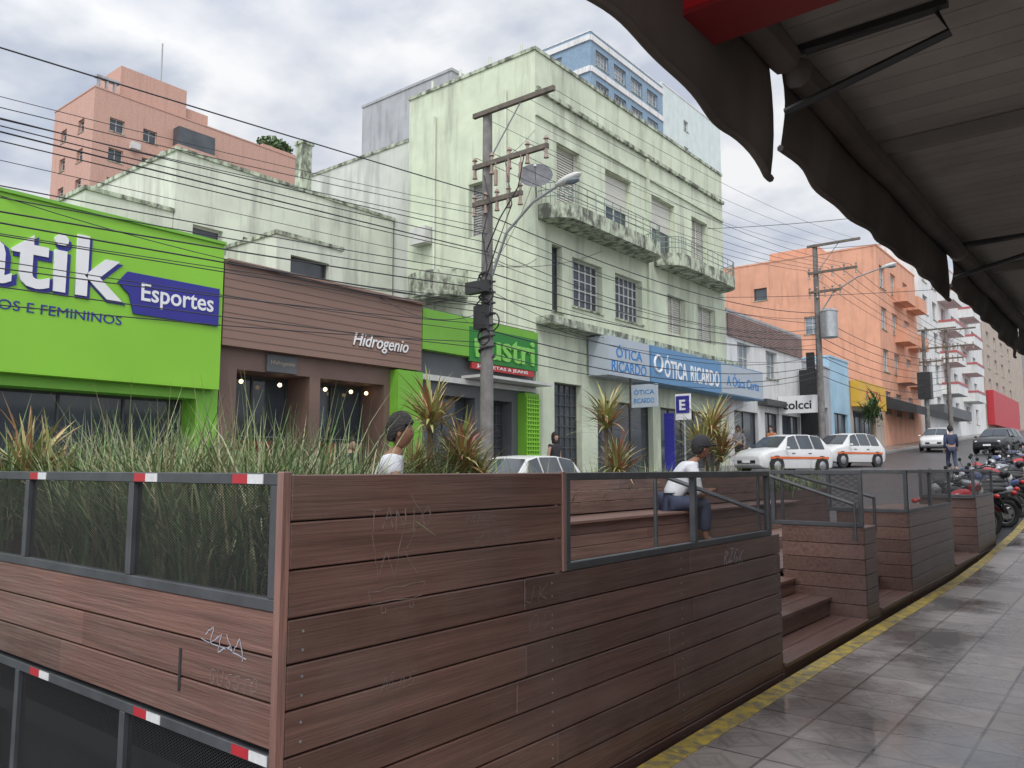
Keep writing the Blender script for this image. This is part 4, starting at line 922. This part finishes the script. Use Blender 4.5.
# ---------------------------------------------------------------- people
def skin(vs,es,rs,name,sub=1):
    me=bpy.data.meshes.new(name); me.from_pydata(vs,es,[]); ob=bpy.data.objects.new(name,me); COL.objects.link(ob)
    ob.modifiers.new('s','SKIN')
    for i,r in enumerate(rs):
        rr=r if isinstance(r,tuple) else (r,r); me.skin_vertices[0].data[i].radius=rr
    me.skin_vertices[0].data[0].use_root=True
    s=ob.modifiers.new('u','SUBSURF'); s.levels=sub; s.render_levels=sub
    dg=bpy.context.evaluated_depsgraph_get(); dg.update()
    m2=bpy.data.meshes.new_from_object(ob.evaluated_get(dg)); bpy.data.objects.remove(ob)
    return m2
skinm=mat('skin brown',(.24,.12,.075),.55,.08,6); skinl=mat('skin light',(.42,.25,.18),.55,.08,6); hairm=mat('black hair',(.018,.014,.013),.7,.5,25,bump=.9,bscale=60)
def person(label,J,shirt,pants,shoe,sk,hair=True,cap=None,facing=0,loc=(0,0,0),sleeve=.5,longhair=False,headdir=0):
    e=thing('person',label,'person',local=True)
    pts=[];rs=[];es=[]
    def add(p,r,parent=None):
        pts.append(p); rs.append(r); 
        if parent is not None: es.append((parent,len(pts)-1))
        return len(pts)-1
    pe=add(J['pelvis'],.13); sp=add(J['spine'],.125,pe); ch=add(J['chest'],.13,sp); nk=add(J['neck'],.06,ch); hb=add(J['head'],.055,nk)
    for s in'lr':
        sh=add(J['sh'+s],.06,ch); el=add(J['el'+s],.042,sh); wr=add(J['wr'+s],.028,el)
        d=(V(J['wr'+s])-V(J['el'+s])).normalized(); side=d.cross(V((0,0,1)));
        side=side.normalized() if side.length>.1 else V((0,1,0)); nn=d.cross(side)
        pm=add(tuple(V(J['wr'+s])+d*.06),.032,wr)
        for k,(o,L) in enumerate(((-.03,.06),(-.01,.075),(.01,.07),(.03,.055))):
            a=add(tuple(V(pts[pm])+d*.04+side*o),.010,pm); add(tuple(V(pts[a])+d*L*.7+nn*.03),.008,a)
        a=add(tuple(V(pts[pm])-d*.02+side*(-.05)),.011,pm); add(tuple(V(pts[a])+d*.035-side*.015),.009,a)
        hp=add(J['hp'+s],.095,pe); kn=add(J['kn'+s],.06,hp); an=add(J['an'+s],.042,kn); add(J['to'+s],.035,an)
    me=skin(pts,es,rs,'body')
    hc=V(J['head'])+V((0,.02,.10)); Rz=Matrix.Rotation(headdir,3,'Z')
    def hf(p):
        q=V(p); 
        if q.z<0: q.x*=1-.25*(-q.z); q.y*=1-.12*(-q.z)
        if q.y>0: q.y*=.95
        if abs(q.x)<.22 and -.35<q.z<.12 and q.y>.7: q.y+=.22*(.25-q.z)*(1-abs(q.x)/.22)
        if .0<q.z<.3 and .2<abs(q.x)<.5 and q.y>.6: q.y-=.07
        return q
    hm=MB(); hm.ell((0,0,0),(.078,.098,.125),20,16,fn=hf)
    hm.k=0
    for s in(-1,1): hm.ell((s*.082,-.005,-.005),(.014,.022,.034),8,6)
    hm.k=1
    for s in(-1,1): hm.ell((s*.03,.083,.018),(.013,.008,.007),8,6)
    hm.k=2; hm.ell((0,.088,-.062),(.024,.008,.008),8,6)
    bm=bmesh.new(); bm.from_mesh(me)
    for f in bm.faces: f.smooth=True; f.material_index=0
    nv=[bm.verts.new(Rz@V(v)+hc) for v in hm.v]
    for f,k in zip(hm.f,hm.m):
        try:
            ff=bm.faces.new([nv[i] for i in f]); ff.smooth=True; ff.material_index=k
        except Exception: pass
    bmesh.ops.recalc_face_normals(bm,faces=bm.faces); bm.to_mesh(me); bm.free()
    me.materials.clear()
    for m_ in(sk,black,mat('lips',(.25,.09,.07),.5)): me.materials.append(m_)
    b=bpy.data.objects.new('body',me); COL.objects.link(b); b.parent=e
    pts=[];rs=[];es=[]
    pe=add(tuple(V(J['pelvis']).lerp(V(J['spine']),.1)),(.165,.135)); sp=add(J['spine'],(.165,.135),pe); ch=add(J['chest'],(.175,.14),sp); add(tuple(V(J['chest']).lerp(V(J['neck']),.75)),.085,ch)
    for s in'lr':
        sh=add(J['sh'+s],.082,ch); 
        if sleeve<=1:
            add(tuple(V(J['sh'+s]).lerp(V(J['el'+s]),sleeve)),.066,sh)
        else:
            el=add(J['el'+s],.06,sh); add(tuple(V(J['el'+s]).lerp(V(J['wr'+s]),.9)),.042,el)
    ms=skin(pts,es,rs,'shirt',2); ms.materials.clear(); ms.materials.append(shirt)
    for p in ms.polygons: p.use_smooth=True; p.material_index=0
    o=bpy.data.objects.new('shirt',ms); COL.objects.link(o); o.parent=e
    pts=[];rs=[];es=[]
    pe=add(J['pelvis'],(.155,.135))
    for s in'lr':
        hp=add(J['hp'+s],.11,pe); kn=add(J['kn'+s],.078,hp); add(tuple(V(J['kn'+s]).lerp(V(J['an'+s]),.85)),.065,kn)
    ms=skin(pts,es,rs,'trousers',2); ms.materials.clear(); ms.materials.append(pants)
    for p in ms.polygons: p.use_smooth=True; p.material_index=0
    o=bpy.data.objects.new('trousers',ms); COL.objects.link(o); o.parent=e
    for s in'lr':
        mb=MB(); a=V(J['an'+s]); t=V(J['to'+s]); c=a.lerp(t,.5); c.z=min(a.z,t.z)+.01; yaw=math.atan2(t.y-a.y,t.x-a.x)
        mb.ell(c,(.14,.05,.05),12,8,rot=Matrix.Rotation(yaw,3,'Z')); mb.obj('shoe',shoe,e,smooth=True)
    if hair:
        def hh(p):
            lim=.42 if p.z<.15 else (.42+(p.z-.15)*2.2)
            if longhair: return V((p.x*1.05,min(p.y,lim),p.z*(1.9 if p.z<0 else 1)))
            zmin=-.6 if p.y<-.2 else -.05
            return V((p.x,min(p.y,lim),max(p.z,zmin)))
        mb=MB(); mb.ell((0,-.010,.022),(.102,.120,.150),28,22,fn=hh)
        mb.v=[tuple(Rz@(V(v)*(1+random.uniform(-.03,.05)))+hc) for v in mb.v]
        mb.obj('hair',hairm,e,smooth=True)
    if cap:
        mb=MB(); mb.ell((0,-.005,.03),(.110,.130,.150),20,12,z0=0); mb.ell((0,.14,.045),(.07,.07,.012),12,6)
        mb.v=[tuple(Rz@V(v)+hc) for v in mb.v]; mb.obj('cap',cap,e,smooth=True)
    e.location=loc; e.rotation_euler=(0,0,facing); return e
def stand(walk=0):
    return dict(pelvis=(0,0,.93),spine=(0,0,1.12),chest=(0,0,1.32),neck=(0,0,1.46),head=(0,.01,1.54),shl=(-.18,0,1.39),shr=(.18,0,1.39),ell=(-.23,-.02-walk*.4,1.12),elr=(.23,-.02+walk*.3,1.12),
     wrl=(-.24,.05-walk*.2,.88),wrr=(.24,.07+walk*.7,.92),hpl=(-.09,0,.88),hpr=(.09,0,.88),knl=(-.10,.03+walk*.6,.48),knr=(.10,.03-walk*.15,.48),anl=(-.10,walk*.8,.08),anr=(.10,-walk*1.2,.10),tol=(-.11,.14+walk*.8,.03),tor=(.11,.13-walk*1.15,.03))
def sit(lean=.1,arms=0):
    d=dict(pelvis=(0,0,.12),spine=(0,lean*.5,.30),chest=(0,lean*1.1,.48),neck=(0,lean*1.5,.61),head=(0,lean*1.9,.68),shl=(-.18,lean*1.2,.55),shr=(.18,lean*1.2,.55),ell=(-.25,lean+.10,.28),elr=(.25,lean+.10,.28),
     wrl=(-.10,.36,.20),wrr=(.10,.36,.20),hpl=(-.09,.03,.11),hpr=(.09,.03,.11),knl=(-.13,.44,.12),knr=(.13,.44,.12),anl=(-.13,.42,-.31),anr=(.13,.42,-.31),tol=(-.14,.56,-.36),tor=(.14,.56,-.36))
    if arms: d.update(ell=(-.26,.30,.22),elr=(.26,.32,.2),wrl=(-.12,.50,.26),wrr=(.05,.52,.26))
    return d
wshirt=mat('white tee',(.62,.63,.66),.8,.06,4,bump=.3,bscale=14); jeans=mat('dark jeans',(.04,.05,.09),.8,.2,10); bshirt=mat('black cloth',(.025,.025,.03),.85,.2,8); navyj=mat('navy jacket',(.03,.04,.08),.8,.2,6); greyt=mat('grey cloth',(.2,.2,.22),.8,.2,6)
person('person in a white tee sitting on the parklet bench',sit(.08),wshirt,jeans,black,skinm,True,facing=rad(-45),loc=(-4.80,4.32,1.10),headdir=rad(-10))
person('person in a white top and dark cap leaning forward seated',sit(.22,1),wshirt,jeans,black,skinm,True,cap=mat('dark cap',(.02,.02,.025),.8),facing=rad(-50),loc=(-4.68,8.95,1.06),sleeve=1,headdir=rad(10))
person('person with long hair in a black top standing on the pavement',stand(0),bshirt,bshirt,black,skinl,True,facing=rad(-100),loc=(-13.5,18.9,gz(-13.5,18.9)+SW),sleeve=.1,longhair=True)
person('person in a navy jacket walking up the road',stand(.25),navyj,jeans,black,skinl,True,facing=rad(20),loc=(-6.0,34.9,gz(-6,34.9)),sleeve=2)
person('person in grey clothes walking on the far pavement',stand(.2),greyt,bshirt,black,skinm,True,facing=rad(180),loc=(-13.9,33.2,gz(-13.9,33.2)+SW),sleeve=2)
person('person in an orange top on the far pavement',stand(.15),mat('orange top',(.5,.2,.08),.8),jeans,black,skinl,True,facing=rad(170),loc=(-13.5,36,gz(-13.5,36)+SW),sleeve=.6)
person('person in dark clothes standing by a shop door',stand(0),bshirt,jeans,black,skinl,True,facing=rad(-90),loc=(-14.2,11.9,gz(-14,11.9)+SW),sleeve=2)
e=thing('street_tree','small leafy street tree on the far pavement','tree',(-13.2,52,gz(-13.2,52)))
mb=MB(); z=gz(-13.2,52); mb.tube([(-13.2,52,z),(-13.15,52.05,z+1.6),(-13.2,52,z+2.6)],.08,8,rs=[.1,.08,.05]); mb.tube([(-13.17,52,z+1.9),(-12.8,51.6,z+2.9)],.04,6); mb.obj('trunk',trunkm,e)
mc=MB()
for i in range(260):
    blade(mc,(-13.2+random.gauss(0,.25),52+random.gauss(0,.25),z+2.6+random.gauss(0,.35)),random.uniform(0,6.28),random.uniform(.6,1.1),.12,random.uniform(.1,1.7),random.uniform(.2,1.2),4)
mc.obj('crown',leafm,e)
# ---------------------------------------------------------------- world / light
w=bpy.data.worlds.new('World'); sc.world=w; w.use_nodes=True; N=w.node_tree.nodes; L=w.node_tree.links
bg=N['Background']; sky=N.new('ShaderNodeTexSky'); sky.sky_type='NISHITA'; sky.sun_disc=False
SE=rad(50); SA=rad(150)
sky.sun_elevation=SE; sky.sun_rotation=SA; L.new(sky.outputs[0],bg.inputs[0]); bg.inputs[1].default_value=.13
d=V((math.sin(SA)*math.cos(SE),math.cos(SA)*math.cos(SE),math.sin(SE)))
tc=N.new('ShaderNodeTexCoord'); sp=N.new('ShaderNodeSeparateXYZ'); L.new(tc.outputs['Generated'],sp.inputs[0])
def mth(op,a,b=None):
    q=N.new('ShaderNodeMath'); q.operation=op
    for i,x in enumerate((a,b)):
        if x is None: continue
        if isinstance(x,(int,float)): q.inputs[i].default_value=x
        else: L.new(x,q.inputs[i])
    return q.outputs[0]
zz=mth('ADD',mth('MAXIMUM',sp.outputs[2],0),.22)
cb=N.new('ShaderNodeCombineXYZ'); L.new(mth('DIVIDE',sp.outputs[0],zz),cb.inputs[0]); L.new(mth('DIVIDE',sp.outputs[1],zz),cb.inputs[1])
n1=N.new('ShaderNodeTexNoise'); n1.inputs['Scale'].default_value=1.9; n1.inputs['Detail'].default_value=6; n1.inputs['Roughness'].default_value=.52; n1.inputs['Distortion'].default_value=.25; L.new(cb.outputs[0],n1.inputs['Vector'])
r1=N.new('ShaderNodeValToRGB'); r1.color_ramp.elements[0].position=.34; r1.color_ramp.elements[0].color=(.45,.45,.45,1); r1.color_ramp.elements[1].position=.50; L.new(n1.outputs['Fac'],r1.inputs[0])
mp=N.new('ShaderNodeMapping'); mp.inputs['Location'].default_value=(3.1,1.7,0); L.new(cb.outputs[0],mp.inputs[0])
n2=N.new('ShaderNodeTexNoise'); n2.inputs['Scale'].default_value=3.0; n2.inputs['Detail'].default_value=6; L.new(mp.outputs[0],n2.inputs['Vector'])
r2=N.new('ShaderNodeValToRGB'); r2.color_ramp.elements[0].position=.36; r2.color_ramp.elements[0].color=(.52,.57,.68,1); r2.color_ramp.elements[1].position=.60; r2.color_ramp.elements[1].color=(.90,.91,.93,1); L.new(n2.outputs['Fac'],r2.inputs[0])
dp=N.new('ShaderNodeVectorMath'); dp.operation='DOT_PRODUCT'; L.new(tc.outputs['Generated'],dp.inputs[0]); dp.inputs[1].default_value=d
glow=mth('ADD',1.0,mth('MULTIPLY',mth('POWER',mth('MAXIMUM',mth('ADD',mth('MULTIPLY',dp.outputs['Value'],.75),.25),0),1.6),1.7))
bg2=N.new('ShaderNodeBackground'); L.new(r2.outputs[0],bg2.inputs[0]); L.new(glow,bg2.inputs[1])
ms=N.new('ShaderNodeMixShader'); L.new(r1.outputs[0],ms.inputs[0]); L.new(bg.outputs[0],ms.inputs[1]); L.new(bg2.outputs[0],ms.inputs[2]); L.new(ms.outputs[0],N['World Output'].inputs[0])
sl=bpy.data.lights.new('sun','SUN'); sl.energy=1.3; sl.angle=rad(12); sl.color=(1,.95,.88); so=bpy.data.objects.new('sun',sl); COL.objects.link(so)
so.rotation_euler=(-d).to_track_quat('-Z','Y').to_euler()
# ---------------------------------------------------------------- camera
cam=bpy.data.cameras.new('camera'); co=bpy.data.objects.new('camera',cam); COL.objects.link(co)
cam.sensor_width=36; cam.lens=27.95; cam.clip_end=2000; cam.clip_start=.05
co.location=(0,0,1.6); co.rotation_euler=(rad(90+6.03),0,rad(38.6)); sc.camera=co
sc.view_settings.view_transform='Standard'; sc.view_settings.look='None'; sc.view_settings.exposure=0
